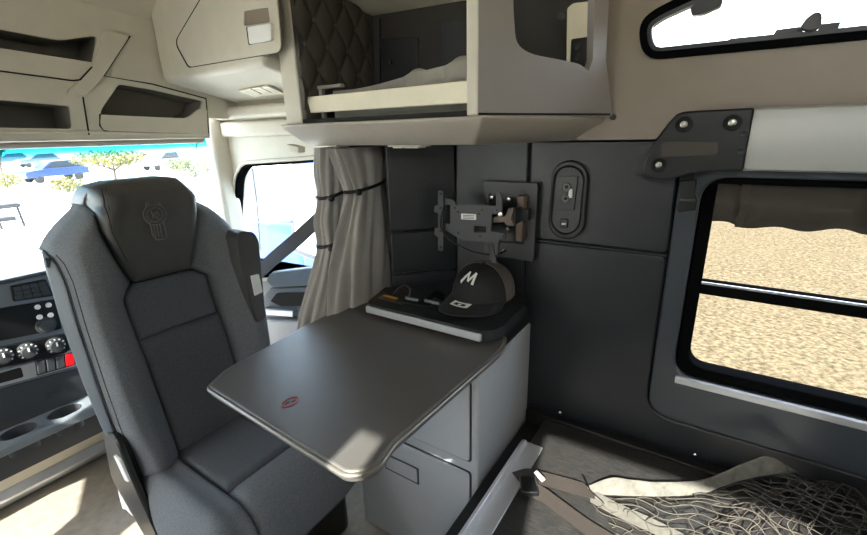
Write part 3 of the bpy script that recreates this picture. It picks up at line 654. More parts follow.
# table emblem: a red oval with two bars
ec = onz(290.5, 402, ZT); ring = [ec + V((.020 * math.cos(t * math.pi / 12), .0125 * math.sin(t * math.pi / 12), .0004)) for t in range(24)]
b = MB(); b.tube(ring, .0009, 6, closed=True); em = b.build('emblem', RED, tb)
b = MB(); b.box(ec + V((-.011, .001, .0002)), ec + V((-.001, .005, .001))); b.box(ec + V((.001, -.005, .0002)), ec + V((.011, -.001, .001))); b.build('emblem_bar', BLACKP, em)
ZS = 1.045
st = thing('shelf_tray', 'dark corner shelf with a silver front edge behind the table', 'shelf', (1.08, .68, 1.012))
sp0 = [onz(366, 303, ZS), onz(386, 286.5, ZS), V((1.062, .905, ZS)), V((1.232, .742, ZS)), V((1.232, .475, ZS)), onz(526, 304, ZS), onz(503, 326, ZS), onz(495, 330, ZS), onz(481, 331.5, ZS)]
spl = rpoly(sp0, [.02, .02, .005, .005, .01, .005, .01, .01, .015], 3)
b = MB(); b.prism(spl, (0, 0, -.032)); b.build('shelf_top', VINYLD, st, bevel=.005, seg=3)
fe0, fe1 = sp0[0], sp0[-1]; fd = (fe1 - fe0).normalized(); fn = V((-abs(fd.y), fd.x * (1 if fd.y < 0 else -1), 0)).normalized()
if fn.x > 0: fn = -fn
b = MB(); b.prism(rpoly([fe0 + fn * .004 + V((0, 0, -.008)), fe1 + fn * .004 + V((0, 0, -.008)), fe1 + fn * .004 + V((0, 0, -.030)), fe0 + fn * .004 + V((0, 0, -.030))], .004, 2), -fn * .01); b.build('front_strip', ALU, st, bevel=.002)
# label stuck to the shelf
lq = [onz(378, 297.5, ZS + .001), onz(385, 294.5, ZS + .001), onz(409, 300.5, ZS + .001), onz(402, 304.5, ZS + .001)]
b = MB(); b.prism(lq, (0, 0, -.0006)); lo = b.build('warning_label', KHAKI, label='small brown warning label with yellow header lying flat on the dark shelf', cat='label')
b = MB(); a, c, d, e = lq; up_ = V((0, 0, .0005)); b.prism([c + up_, d + up_, d.lerp(e, .42) + up_, c.lerp(a, .42) + up_], (0, 0, -.0004)); b.build('label_header', YELLOW, lo)
b = MB()
for k in range(3):
    t = .52 + k * .15; b.prism([c.lerp(a, t).lerp(d.lerp(e, t), .08) + up_, c.lerp(a, t).lerp(d.lerp(e, t), .9) + up_, c.lerp(a, t + .05).lerp(d.lerp(e, t + .05), .9) + up_, c.lerp(a, t + .05).lerp(d.lerp(e, t + .05), .08) + up_], (0, 0, -.0004))
b.build('label_print', BLACKP, lo)
# ================================================================== CAP
cc = V((1.128, .573, ZS + .001))
cap = thing('baseball_cap', 'black and grey mesh-back cap with a white M resting on the shelf', 'cap', cc)
fa = math.radians(176)                       # direction the peak points
ff = V((math.cos(fa), math.sin(fa), 0)); fs = V((-ff.y, ff.x, 0))
def dome(a, t, off=0):
    """a: angle from the front, t: 0 rim .. 1 top"""
    e = t * math.pi / 2
    r = max(0, math.cos(e)) ** .75
    rx, ry, h = .106 + off, .093 + off, .098 + off
    fr = (1 + .04 * math.cos(a))
    return cc + ff * (math.cos(a) * r * rx * fr) + fs * (math.sin(a) * r * ry) + V((0, 0, .018 + h * math.sin(e) ** .9 - .006 * (1 - t) * math.cos(a)))
A1 = math.radians(78)
def dslab(a0, a1, n):
    return MB().slab(lambda u, v: dome(a0 + (a1 - a0) * u, v * .985), n, 14, lambda u, v: (dome(a0 + (a1 - a0) * u, v * .985, -.003) - dome(a0 + (a1 - a0) * u, v * .985)))
dslab(-A1, A1, 24).build('front_crown', CAPB, cap, smooth=80)
dslab(A1 + .01, 2 * math.pi - A1 - .01, 30).build('mesh_back', CAPM, cap, smooth=80)
b = MB(); b.lathe([(0, .006), (.006, .004), (.007, 0)], dome(0, 1) + V((0, 0, -.002)), (0, 0, 1), 12); b.build('button', CAPB, cap)
for s_ in (-1, 1):
    b = MB(); b.tube([dome(s_ * A1, k / 12 * .98, .0008) for k in range(13)], .0016, 6); b.build('piping', CAPM, cap)
def brim(u, v):
    a = (u - .5) * 2 * math.radians(76)
    base = dome(a, 0.0)
    ext = .085 * math.cos(a) ** .8 if abs(a) < math.radians(89) else 0
    p = base + ff * (ext * v)
    lat = math.sin(a)
    z = cc.z + .026 - .020 * lat * lat * (v + .15) - .004 * v
    return V((p.x, p.y, max(cc.z + .0015, z)))
b = MB(); b.slab(brim, 30, 10, (0, 0, -.004)); br_ = b.build('brim', CAPB, cap, smooth=80)
def on_d(u, w):           # logo plane coordinates in metres, u to the viewer's right
    return dome(-u / .085 * -1 if 0 else u / .085, w / .098, .0012)
def stroke(mb, p, q, w):
    d = V((q[0] - p[0], q[1] - p[1])); L = d.length; d /= L; nn = V((-d.y, d.x)) * w / 2; N = 8
    def fn(u, v):
        c = V(p) + d * L * u + nn * (2 * v - 1); return on_d(c.x, c.y)
    mb.slab(fn, N, 1, lambda u, v: (on_d((V(p) + d * L * u).x, (V(p) + d * L * u).y) - cc).normalized() * .0012)
b = MB()
for p, q, w in (((-.026, .040), (-.010, .066), .008), ((-.010, .066), (.000, .046), .006), ((.000, .046), (.020, .066), .006), ((.022, .066), (.017, .040), .008)):
    stroke(b, p, q, w)
b.build('letter_mark', WHITE, cap)
def onbrim(u, v): 
    return brim(.5 + u, v) + V((0, 0, .0012))
bb = MB()
def bq(u0, u1, v0, v1, m):
    m.slab(lambda u, v: onbrim(u0 + (u1 - u0) * u, v0 + (v1 - v0) * v), 6, 3, (0, 0, .001))
for q in ((-.12, .12, .10, .17), (-.12, .12, .36, .43), (-.12, -.075, .17, .36), (.075, .12, .17, .36), (-.02, .02, .23, .31)): bq(*q, bb)
bb.build('brim_badge', WHITE, cap)
# small bundle of straps and buckles beside the cap
sb = thing('strap_bundle', 'small dark bundle of straps and shiny buckles lying between cap and label', 'straps', onz(420, 297, ZS))
g0 = [onz(393, 294, ZS + .004), onz(398, 288, ZS + .02), onz(405, 284, ZS + .045), onz(410, 289, ZS + .03), onz(409, 296, ZS + .006)]
b = MB(); b.tube(g0, .0025, 8); b.build('loop', GUN, sb, smooth=80)
b = MB()
b.ribbon([onz(398, 299, ZS + .003), onz(412, 302, ZS + .006), onz(424, 303, ZS + .008), onz(433, 304, ZS + .004)], (.03, 0, .004), .004); b.build('strap', BLACKP, sb)
b = MB(); b.ribbon([onz(425, 300, ZS + .012), onz(436, 294, ZS + .022), onz(444, 298, ZS + .006)], (.025, .01, .01), .004); b.build('strap', BLACKP, sb)
for x, y, s_ in ((412, 299, .016), (432, 302, .018)):
    p = onz(x, y, ZS + .012); b = MB(); R_m = Matrix.Rotation(.5, 3, 'Y') @ Matrix.Rotation(.4, 3, 'Z'); b.box(p - V((s_ * .7, s_ * 1.3, .005)), p + V((s_ * .7, s_ * 1.3, .005)), R_m); b.build('buckle', DASH, sb, bevel=.004)
# ================================================================== SEAT
seat = thing('swivel_seat', 'charcoal cloth passenger seat turned to face the table', 'seat', (.56, 1.05, FZ))
Y0, LEAN = 1.25, .17
def SB(x, y):
    p = onp(x, y, (0, Y0 + .03, .72), (0, 1, -LEAN)); return (p.z, p.x)
def PL(*pts): return sorted(SB(x, y) for x, y in pts)
outL = PL((118, 450), (103, 430), (84, 385), (60, 318), (49, 279), (45, 264), (45, 251), (51, 239), (64, 223), (82, 206))
outR = PL((265, 382), (268, 345), (263, 305), (254, 272), (242, 243), (227, 220), (214, 208), (200, 201))
def surf(x, z, back=0):
    xl, xr = lerp_poly(outL, z), lerp_poly(outR, z); xc = .56; hw = (xr - xc) if x > xc else (xc - xl)
    t = abs(x - xc) / max(hw, .05)
    y = Y0 + (z - .72) * LEAN
    y -= .045 * sm(.38, .72, t) * (1 - .6 * sm(1.2, 1.35, z))
    y += .085 * sm(.78, 1.04, t)
    y -= .02 * sm(1.15, 1.3, z) * (1 - sm(.4, .9, t))
    y += .05 * sm(1.40, 1.47, z)
    y += .012 * math.sin((z - .72) / .5 * math.pi) * (1 - t)
    return y
def patch(name, L, Rr, z0, z1, m, pil=.012, nu=20, nv=40, er=.022, thick=.05, off=0, inset=0):
    def fn(u, v):
        z = z0 + (z1 - z0) * v
        xl, xr = lerp_poly(L, z), lerp_poly(Rr, z)
        if xr < xl + .002: xr = xl + .002
        x = xl + (xr - xl) * u
        d = min(x - xl, xr - x, z - z0, z1 - z); e = max(0, min(1, d / er))
        return V((x, surf(x, z) - off - pil * math.sqrt(max(0, 1 - (1 - e) ** 2)), z))
    b = MB(); b.slab(fn, nu, nv, lambda u, v: V((inset * (1 - u), max(.012, thick), 0)))
    return b.build(name, m, seat, smooth=75)
def SS(x, y, off):
    yy = Y0 + .05
    for _ in range(8):
        p = ony(x, y, yy); yy = .5 * yy + .5 * (surf(p.x, p.z) - off)
    return (p.z, p.x)
def QL(off, *pts): return sorted(SS(x, y, off) for x, y in pts)
hpL = QL(.034, (137, 286), (120, 258), (107, 234), (98, 211), (91, 192), (96, 186)); hpR = QL(.034, (193, 268), (197, 245), (200, 215), (199, 196), (190, 187))
zh = (SS(137, 286, .034)[0] + SS(193, 268, .034)[0]) / 2; ztop = SS(150, 177.5, .01)[0]
hpL = [(zh, SS(138, 284, .034)[1])] + [q for q in hpL if q[0] > zh + .02]
hpR = [(zh, SS(193, 268, .034)[1])] + [q for q in hpR if q[0] > zh + .02]
hpL += [(ztop - .008, hpL[-1][1] + .012), (ztop, hpL[-1][1] + .04)]; hpR += [(ztop - .006, hpR[-1][1] - .012), (ztop, hpR[-1][1] - .04)]
hp = patch('headrest', hpL, hpR, zh, ztop, LEATHER, pil=.020, er=.03, off=.016, nu=30, nv=36, thick=.07)
zb = .655
cL = QL(.008, (167, 414), (150, 365), (127, 306)); cR = QL(.008, (240, 372), (228, 335), (214, 298))
cL = cL + [(zh - .035, cL[-1][1]), (zh - .004, SS(138, 284, .034)[1])]; cR = cR + [(zh - .035, cR[-1][1]), (zh - .004, SS(193, 268, .034)[1])]
zm = (SS(137, 337, .008)[0] + SS(217, 319, .008)[0]) / 2
patch('backrest_insert', cL, cR, zm + .0015, zh - .004, FABRIC2, pil=.010, er=.012)
patch('backrest_insert', cL, cR, zb, zm - .0015, FABRIC2, pil=.010, er=.012)
bL = QL(.006, (128, 452), (116, 430), (100, 385), (80, 325), (67, 281), (57, 261), (46.5, 251), (52, 239), (65, 223), (83, 206))
bRr = [(z, x - .004) for z, x in cL[:-1]] + [(z, x - .004) for z, x in hpL[:4]]
zsh = SB(84, 204)[0]
patch('bolster', bL, sorted(bRr), zb, zsh, FABRIC, pil=.020, nu=22, nv=44, er=.03)
rL = [(z, x + .004) for z, x in cR[:-1]] + [(z, x + .004) for z, x in hpR[:4]]
rR = [(z, x) for z, x in outR]
patch('bolster', sorted(rL), rR, zb, SB(201, 203)[0], FABRIC, pil=.020, nu=22, nv=44, er=.03)
patch('side_panel', outL, [(z, x - .003) for z, x in bL], zb, SB(46, 252)[0], SHELLB, pil=.006, nu=8, nv=40, er=.01, thick=.06, inset=.035)
hsl = QL(.01, (81, 206), (84, 196), (90, 187)); hsr = [(z, x - .003) for z, x in hpL]
patch('headrest_side', hsl, hsr, SB(90, 213)[0], SB(93, 186)[0], LEATHER, pil=.01, nu=8, nv=14, er=.012, off=.004, thick=.07)
# back shell
def shl(u, v):
    z = zb - .02 + (ztop - .02 - zb) * v; xl, xr = lerp_poly(outL, z) + .06, lerp_poly(outR, z) - .004
    if z > 1.36: xl = max(xl, lerp_poly(hpL, z)); xr = min(xr, lerp_poly(hpR, z))
    x = xl + (xr - xl) * u
    return V((x, Y0 + (z - .72) * LEAN + .07 + .02 * sm(1.15, 1.3, z) * 0, z))
b = MB(); b.slab(shl, 16, 30, (0, .07, 0)); b.build('back_shell', SHELLB, seat, bevel=.008)
# seam stitching
def seam(pts, r=.0016, off=0):
    q = []
    for (z, x) in pts: q.append(V((x, surf(x, z) - off, z)))
    b = MB(); b.tube(q, r, 6); return b.build('seam', THREAD, seat)
for dx in (-.002, .006):
    pts = [(zb + (zsh - .11 - zb) * k / 30, lerp_poly(bL, zb + (zsh - .11 - zb) * k / 30) + dx) for k in range(31)]
    seam(pts, .0014, .012)
for dx in (.012, .018):
    pts = [(1.24 + (1.43 - 1.24) * k / 14, lerp_poly(hpL, 1.24 + (1.43 - 1.24) * k / 14) + dx) for k in range(15)]
    seam(pts, .0012, .033)
p = V((lerp_poly(outL, 1.262) + .006, 0, 1.262)); p.y = surf(p.x, p.z) - .006
b = MB(); b.box(p - V((.007, .006, .013)), p + V((.007, .006, .013))); b.build('side_button', SHELLB, seat, bevel=.004)
# embossed emblem on the headrest
def EM(x, y):
    z, xx = SS(x, y, .0385); return V((xx, surf(xx, z) - .0385, z))
def zoomE(u, v): return EM(130 + u / 8.917, 190 + v / 8.917)
b = MB()
cx0, cy0 = 222, 218
b.tube([zoomE(cx0 + 100 * math.cos(t * math.pi / 16), cy0 + 88 * math.sin(t * math.pi / 16)) for t in range(32)], .0026, 6, closed=True)
b.tube([zoomE(cx0 + 72 * math.cos(t * math.pi / 14), cy0 + 64 * math.sin(t * math.pi / 14)) for t in range(28)], .0019, 6, closed=True)
for ex, ey in ((158, 132), (258, 128)): b.tube([zoomE(ex + 16 * math.cos(t * math.pi / 5), ey + 16 * math.sin(t * math.pi / 5)) for t in range(10)], .0018, 6, closed=True)
b.tube([zoomE(*q) for q in ((180, 290), (205, 400), (235, 440), (290, 436), (330, 415), (300, 285))], .0026, 6)
for k in range(3): b.tube([zoomE(210 + 28 * k, 300), zoomE(232 + 28 * k, 420)], .0018, 6)
for q in (((190, 185), (215, 260)), ((200, 225), (245, 185)), ((215, 220), (262, 262)), ((235, 200), (262, 225))): b.tube([zoomE(*q[0]), zoomE(*q[1])], .0018, 6)
b.build('emblem', EMBOSS, hp, smooth=80)
# cushion
ZC = .665
def cush(x, y, low=.52):
    rx = max(0, (.395 - x) / .070, (x - .745) / .070); ry = max(0, (.93 - y) / .10); rr = min(1, math.hypot(rx, ry))
    z = ZC + .014 * sm(.14, .2, abs(x - .56)) - .15 * (1 - math.sqrt(max(0, 1 - rr * rr)))
    return max(low, z)
def nz(u, a, b_, e0, e1):
    """parameter with denser samples towards rolled ends"""
    if e0 and not e1: u = 1 - math.sin((1 - u) * math.pi / 2) if 0 else 1 - (1 - u) ** .55 if 0 else u ** 1.7
    if e1 and not e0: u = 1 - (1 - u) ** 1.7
    return a + (b_ - a) * u
def cpatch(name, x0, x1, y0, y1, m, ex0=0, ex1=0, ey0=0, pil=.012, er=.02):
    def fn(u, v):
        x = nz(u, x0, x1, ex0, ex1); y = nz(v, y0, y1, ey0, 0)
        ds = [9]
        if not ex0: ds.append(x - x0)
        if not ex1: ds.append(x1 - x)
        if not ey0: ds.append(y - y0)
        ds.append(y1 - y); e = max(0, min(1, min(ds) / er))
        return V((x, y, cush(x, y) + pil * math.sqrt(max(0, 1 - (1 - e) ** 2)) - pil))
    b = MB(); b.slab(fn, 30, 36, lambda u, v: V((0, 0, -.03))); return b.build(name, m, seat, smooth=75)
cpatch('cushion_insert', .448, .664, .975, 1.37, FABRIC2)
cpatch('cushion_bolster', .325, .444, .830, 1.37, FABRIC, ex0=1, ey0=1)
cpatch('cushion_bolster', .668, .815, .975, 1.37, FABRIC, ex1=1)
cpatch('cushion_front', .448, .815, .830, .971, FABRIC, ex1=1, ey0=1)
b = MB(); b.box((.36, .88, .40), (.78, 1.33, .53)); b.build('seat_pan', BLACKP, seat, bevel=.03, seg=3)
b = MB(); b.box((.42, .93, FZ + .002), (.82, 1.28, .41)); b.build('pedestal', BLACKP, seat, bevel=.03, seg=3)
b = MB(); b.prism(rpoly([V((.322, 1.24, .80)), V((.322, 1.33, .80)), V((.322, 1.38, .60)), V((.322, 1.20, .42)), V((.322, 1.10, .45)), V((.322, 1.20, .66))], .03, 4), (.02, 0, 0)); b.build('recliner_cover', BLACKP, seat, bevel=.006)
b = MB(); b.prism(rpoly([V((.316, 1.235, .735)), V((.316, 1.275, .735)), V((.316, 1.24, .665)), V((.316, 1.21, .675))], .008, 3), (.012, 0, 0)); b.build('recline_lever', WHITE, seat, bevel=.002)
# folded-up armrest
def AR(x, y, d=0): return ony(x, y, 1.22 - d)
b = MB(); b.prism(rpoly([AR(236, 238), AR(241, 231), AR(254, 232), AR(259, 240), AR(263, 285), AR(266, 318), AR(258, 324), AR(250, 300), AR(240, 262)], .012, 3), (0, .09, 0)); ar = b.build('armrest', LEATHER, seat, bevel=.012, seg=3)
b = MB(); b.prism(rpoly([AR(251, 276, .004), AR(259, 274, .004), AR(263, 292, .004), AR(255, 296, .004)], .003, 2), (0, .006, 0)); b.build('tag', WHITE, ar, bevel=.001)
# seat belt
bp0 = [onx(347, 196, 1.115), onx(338, 203, 1.11), onx(320, 218, 1.09), onx(296, 240, 1.02), onx(272, 260, .99), onx(252, 279, .95), onx(244, 300, .90)]
b = MB(); b.ribbon(bp0, (.0, .018, .052), .003)
b.build('seat_belt', BELT, label='grey seat belt strap stretched diagonally across the passenger door window', cat='seat belt')
# ================================================================== CURTAINS
def curtain(rows, y0, ph, npl, label, ties):
    t = thing('curtain', label, 'curtain', (ony((rows[-1][0] + rows[-1][1]) / 2, rows[-1][2], y0)), 'tied back cab curtains')
    pr = []
    for x0, x1, yy in rows:
        a, c = ony(x0, yy, y0), ony(x1, yy, y0); pr.append(((a.z + c.z) / 2, (a.x + c.x) / 2, (c.x - a.x) / 2))
    pr.sort(); zs = [p[0] for p in pr]
    cxp = [(p[0], p[1]) for p in pr]; rp = [(p[0], p[2]) for p in pr]
    def smooth(pl, z):
        return sum(lerp_poly(pl, z + k * .018) for k in (-1, 0, 1)) / 3
    NZ, NA = 50, 96; loops = []
    for i in range(NZ + 1):
        z = zs[0] + (zs[-1] - zs[0]) * i / NZ
        cx, r = smooth(cxp, z), smooth(rp, z)
        lp_ = []
        for k in range(NA):
            a = 2 * math.pi * k / NA
            f = 1 + (  .13 * math.sin(npl * a + ph + 2.0 * math.sin(z * 5)) + .08 * math.sin((npl * 2 + 1) * a + ph * 2)) * min(1, r / .05)
            lp_.append(V((cx + r * f * math.cos(a), y0 + min(.034, .3 * r + .015) * f * math.sin(a), z)))
        loops.append(lp_)
    b = MB(); b.loft(loops); b.build('cloth', CURT, t, smooth=80)
    for ty in ties:
        z = ony(rows[0][0], ty, y0).z; cx, r = smooth(cxp, z), smooth(rp, z)
        rg = [V((cx + (r + .006) * math.cos(2 * math.pi * k / 28), y0 + (min(.034, .3 * r + .015) * 1.12 + .004) * math.sin(2 * math.pi * k / 28), z + .012 * math.cos(2 * math.pi * k / 28))) for k in range(28)]
        b = MB(); b.tube(rg, .0055, 8, closed=True); ti = b.build('tie', BLACKP, t, smooth=80)
        b = MB(); b.lathe([(0, -.011), (.008, -.008), (.011, 0), (.008, .008), (0, .011)], V((cx - r - .008, y0 - .055, z - .008)), (0, 0, 1), 12); b.build('toggle', BLACKP, ti, smooth=80)
curtain([(318, 346, 147), (317, 347, 172), (321, 343, 194), (316, 345, 218), (321, 342, 244), (312, 340, 275), (302, 338, 305), (298, 332, 329)], 1.068, .5, 5, 'narrow grey curtain tied twice, hanging nearest the passenger door window', [195, 244])
curtain([(333, 386, 147), (340, 387, 165), (349, 380, 190), (340, 386, 220), (332, 388, 260), (328, 389, 304)], .990, 1.7, 6, 'wide grey curtain tied once, hanging next to the dark padded wall', [191])
EXPOSURE = 1.12
# ================================================================== DASHBOARD
YD = 1.72
ds = thing('dashboard', 'grey truck dashboard with radio knobs rocker switches and cup holders behind the seat', 'dashboard', (.2, 1.9, FZ))
def D(x, y, d=0): return ony(x, y, YD - d)
zdt = ony(20, 277, YD).z
b = MB(); b.prism([V((-.1, YD + .006, .74)), V((-.1, YD + .006, zdt - .006)), V((-.1, YD + .03, zdt)), V((-.1, 2.22, .97)), V((-.1, 2.3, .74))], (1.14, 0, 0)); b.build('dash_body', DASH, ds, bevel=.008, seg=3)
b = MB(); b.prism([V((-.86, YD + .02, .995)), V((-.86, 2.2, .995)), V((-.86, 2.2, 1.0)), V((-.86, YD + .02, 1.0))], (1.9, 0, 0)) if 0 else b.box((-.1, YD - .004, zdt - .012), (1.04, YD + .03, zdt + .002)); b.build('top_edge', DASHD, ds, bevel=.006)
def dplate(name, q, m, d0, d1, parent=ds, r=.006, bev=.002):
    b = MB(); b.prism(rpoly([D(x, y, d1) for x, y in q], r, 3), (0, d1 - d0, 0)); return b.build(name, m, parent, bevel=bev)
kp = dplate('keypad_bezel', [(10, 286), (46, 279), (54, 296), (13, 302)], BLACKP, -.004, .004)
def quad(q, u0, u1, v0, v1):
    f = lambda u, v: ((q[0][0] * (1 - u) + q[1][0] * u) * (1 - v) + (q[3][0] * (1 - u) + q[2][0] * u) * v, (q[0][1] * (1 - u) + q[1][1] * u) * (1 - v) + (q[3][1] * (1 - u) + q[2][1] * u) * v)
    return [f(u0, v0), f(u1, v0), f(u1, v1), f(u0, v1)]
kq = [(12, 287), (46, 280.5), (53, 295), (14, 301)]
for i in range(4):
    for j in range(3):
        dplate('key', quad(kq, .06 + i * .235, .06 + i * .235 + .2, .06 + j * .31, .06 + j * .31 + .26), DASHD, .004, .008, kp, .002, .001)
rq = [(-20, 312), (56, 299), (62, 329), (-20, 345)]
ra = dplate('radio', rq, BLACKP, -.004, .004)
for x, y in ((37.5, 307), (48.5, 305), (39.5, 317), (50.5, 315)):
    b = MB(); b.lathe([(0, .006), (.007, .005), (.008, 0)], D(x, y, .004), (0, -1, 0), 14, 1, 1); b.build('radio_button', WHITE, ra)
b = MB(); b.lathe([(.027, 0), (.026, .004), (.020, .005), (.018, .016), (.015, .018), (0, .018)], D(46, 325, .003), (0, -1, 0), 24); b.build('radio_knob', DASHD, ra)
cq = [(-20, 352), (66, 334), (70, 349), (66, 353), (-20, 373)]
cl = dplate('climate_panel', cq, BLACKP, -.004, .012, r=.006, bev=.004)
for x, y in ((2, 356), (27, 350.5), (55, 345)):
    b = MB(); b.lathe([(.026, 0), (.025, .010), (.019, .012), (.017, .022), (0, .023)], D(x, y, .011), (0, -1, 0), 26); kn = b.build('climate_knob', DASHD, cl)
    c = D(x, y, .011); b = MB()
    for k in range(9):
        a = math.radians(-40 + k * 32.5); b.lathe([(0, .002), (.0025, .002), (.0025, 0)], c + V((math.cos(a) * .0215, -.0115, math.sin(a) * .0215)), (0, -1, 0), 8)
    b.box(c + V((-.002, -.025, .002)), c + V((.002, -.0225, .015))); b.build('knob_mark', WHITE, kn)
swq = [(-20, 378), (76, 350), (82, 360), (80, 365), (-20, 392)]
sw = dplate('switch_row', swq, ALU, -.004, .010)
dplate('card_slot', [(-20, 379), (21, 367), (24, 377), (-20, 389)], BLACKM, .009, .0105, sw)
rk = [(35, 361.5), (75, 351.5), (76, 365), (37, 376)]
b_ = dplate('rocker_bezel', rk, BLACKP, .009, .014, sw, .003)
for i in range(4):
    r_ = dplate('rocker_switch', quad(rk, .04 + i * .24, .04 + i * .24 + .21, .06, .94), RED if i == 3 else DASHD, .013, .020, sw, .003, .002)
    if i == 3: r_['label'] = 'red rocker switch'
# drawer face below the switches
dplate('drawer_face', [(-20, 395), (80, 368), (97, 396), (-20, 430)], DASHD, -.004, .004)
b = MB(); b.box(D(56, 392, .02) - V((.02, 0, .004)), D(56, 392, .0) + V((.02, 0, .004))); b.build('drawer_pull', DASHD, ds, bevel=.002)
# cup holder shelf
zsf = ony(40, 424, 1.66).z
b = MB()
xa, xb = -.1, .52
ox = [V((xa, YD + .004, zsf)), V((xa, 1.615, zsf)), V((xb, 1.615, zsf)), V((xb, YD + .004, zsf))]
cups = []
for px_, py_ in ((20, 433), (74, 419)):
    c = onz(px_, py_, zsf); c.y = 1.675; cups.append(c)
holes = [[c + V((.043 * math.cos(t * math.pi / 14), .034 * math.sin(t * math.pi / 14), 0)) for t in range(28)] for c in cups]
b.plate(ox, holes, (0, 0, -.03)); cs = b.build('cup_shelf', DASH, ds, bevel=.006)
for h, c in zip(holes, cups):
    b = MB(); A = [b.bm.verts.new(p) for p in h]; B = [b.bm.verts.new(c + (p - c) * .85 + V((0, 0, -.07))) for p in h]
    b.bm.faces.new(B)
    for i in range(len(A)): b.bm.faces.new((A[i - 1], A[i], B[i], B[i - 1]))
    b.build('cup_well', DASHD, cs)
b = MB(); b.box((.0, 1.82, .5), (.55, 2.25, .74)); b.build('lower_body', DASHD, ds)
YL = 1.80
def L_(x, y, d=0): return ony(x, y, YL - d)
zl0, zl1 = .30, .62
b = MB(); b.prism([V((.0, 1.93, .56)), V((.0, 2.08, .30)), V((.0, 2.13, .30)), V((.0, 1.99, .56))], (.56, 0, 0)); b.build('lower_panel', BEIGE, ds, bevel=.006)
b = MB(); b.prism([V((.0, 2.07, .32)), V((.0, 2.05, .28)), V((.0, 2.14, FZ + .003)), V((.0, 2.24, FZ + .003)), V((.0, 2.13, .32))], (.57, 0, 0)); b.build('kick_rail', ALU, ds, bevel=.008)
b = MB(); b.box((.555, 1.84, FZ + .003), (.60, 2.2, .75)); b.build('side_cover', DASH, ds, bevel=.02)
# ================================================================== BUNK
ZB = .637
bk_ = thing('sleeper_bunk', 'black sleeper bunk base with dark grained board and no mattress', 'bunk', (.4, -.2, FZ))
b = MB(); b.box((-.88, -.95, FZ + .003), (1.232, .375, .60)); b.build('base_box', BLACKP, bk_, bevel=.006)
bc = onz(545, 419, ZB); be = onz(867, 521, ZB)
b = MB(); b.prism(rpoly([V((-.88, -.95, ZB)), V((-.88, bc.y, ZB)), V((bc.x, bc.y, ZB)), V((be.x, be.y, ZB)), V((be.x, -.95, ZB))], .01, 2), (0, 0, -.035)); b.build('board', WOODB, bk_, bevel=.004)
b = MB(); b.box((1.20, -.95, .60), (1.234, .448, .645)); b.box((.5, bc.y + .012, .585), (1.234, .448, .603)); b.build('ledge', BLACKP, bk_, bevel=.004)
for x, y in ((548, 402.5), (502, 486), (560, 412), (695, 454)):
    p = onz(x, y, .604 if x < 540 else .646); b = MB(); b.lathe([(0, .006), (.004, .005), (.006, .002), (.007, 0)], p, (0, 0, 1), 12); b.build('bolt', CHROME, bk_)
rp0 = onz(524, 436, .668); rp1 = onz(459, 535, .668)
yr = (rp0.y + rp1.y) / 2
b = MB(); b.prism(rpoly([V((-.3, yr, .60)), V((rp0.x, yr, .60)), V((rp0.x, yr, .668)), V((rp0.x - .05, yr, .672)), V((-.3, yr, .672))], [0, .01, .03, .01, 0], 4), (0, -.010, 0)); b.box((-.3, yr - .055, ZB + .001), (rp0.x + .012, yr - .006, ZB + .006)); b.box((-.3, yr, .635), (rp0.x - .06, yr + .008, .650)); b.build('edge_rail', ALU, bk_, bevel=.002)
# ================================================================== CARGO NET
ZN = ZB + .004
nt = thing('cargo_net', 'tangled restraint net with pale webbing edge lying on the bunk board', 'net', onz(720, 505, ZN))
def N(x, y, h=0): return onz(x, y, ZN + h)
def spline(cb, n=6):
    out = []
    for i in range(len(cb) - 1):
        p0, p1, p2, p3 = cb[max(i - 1, 0)], cb[i], cb[i + 1], cb[min(i + 2, len(cb) - 1)]
        for k in range(n):
            t = k / n; out.append(.5 * ((2 * p1) + (-p0 + p2) * t + (2 * p0 - 5 * p1 + 4 * p2 - p3) * t * t + (-p0 + 3 * p1 - 3 * p2 + p3) * t ** 3))
    return out + [cb[-1]]
# pale webbing edge: lower line given, the upper edge follows
low = [(583, 494, .004), (604, 495.5, .004), (640, 497, .006), (668, 497, .008), (701, 494.5, .010), (722, 487, .04), (745, 480, .075), (768, 475.5, .10), (790, 473, .10), (800, 475, .085)]
upp = [(588, 487, .012), (612, 478.5, .035), (636, 481, .03), (664, 483, .03), (700, 481, .035), (720, 474.5, .075), (745, 464, .115), (768, 457, .145), (786, 465, .13), (800, 474, .088)]
lo_ = spline([N(*q) for q in low]); up_ = spline([N(*q) for q in upp])
b = MB(); nL = len(lo_) - 1
def web(u, v):
    i = min(int(u * nL), nL - 1); t = u * nL - i
    p = lo_[i].lerp(lo_[i + 1], t).lerp(up_[i].lerp(up_[i + 1], t), v)
    return p + V((.004 * math.sin(u * 60) * math.sin(v * 3), -.005 * math.sin(u * 45 + 1) * math.sin(v * 3.1), 0))
b.slab(web, 90, 6, (.002, .002, 0)); b.build('edge_webbing', WEB, nt, smooth=80)
b = MB(); b.tube([p + V((-.001, -.002, .001)) for p in lo_], .0022, 6); b.build('edge_cord', BLACKP, nt)
# pale webbing running towards the camera
b = MB(); l2 = spline([N(590, 495, .006), N(620, 511, .008), N(655, 527, .012), N(690, 545, .01), N(720, 562, .01)]); b.ribbon(l2, (.038, .012, .004), .003); b.build('side_webbing', WEB, nt, smooth=70)
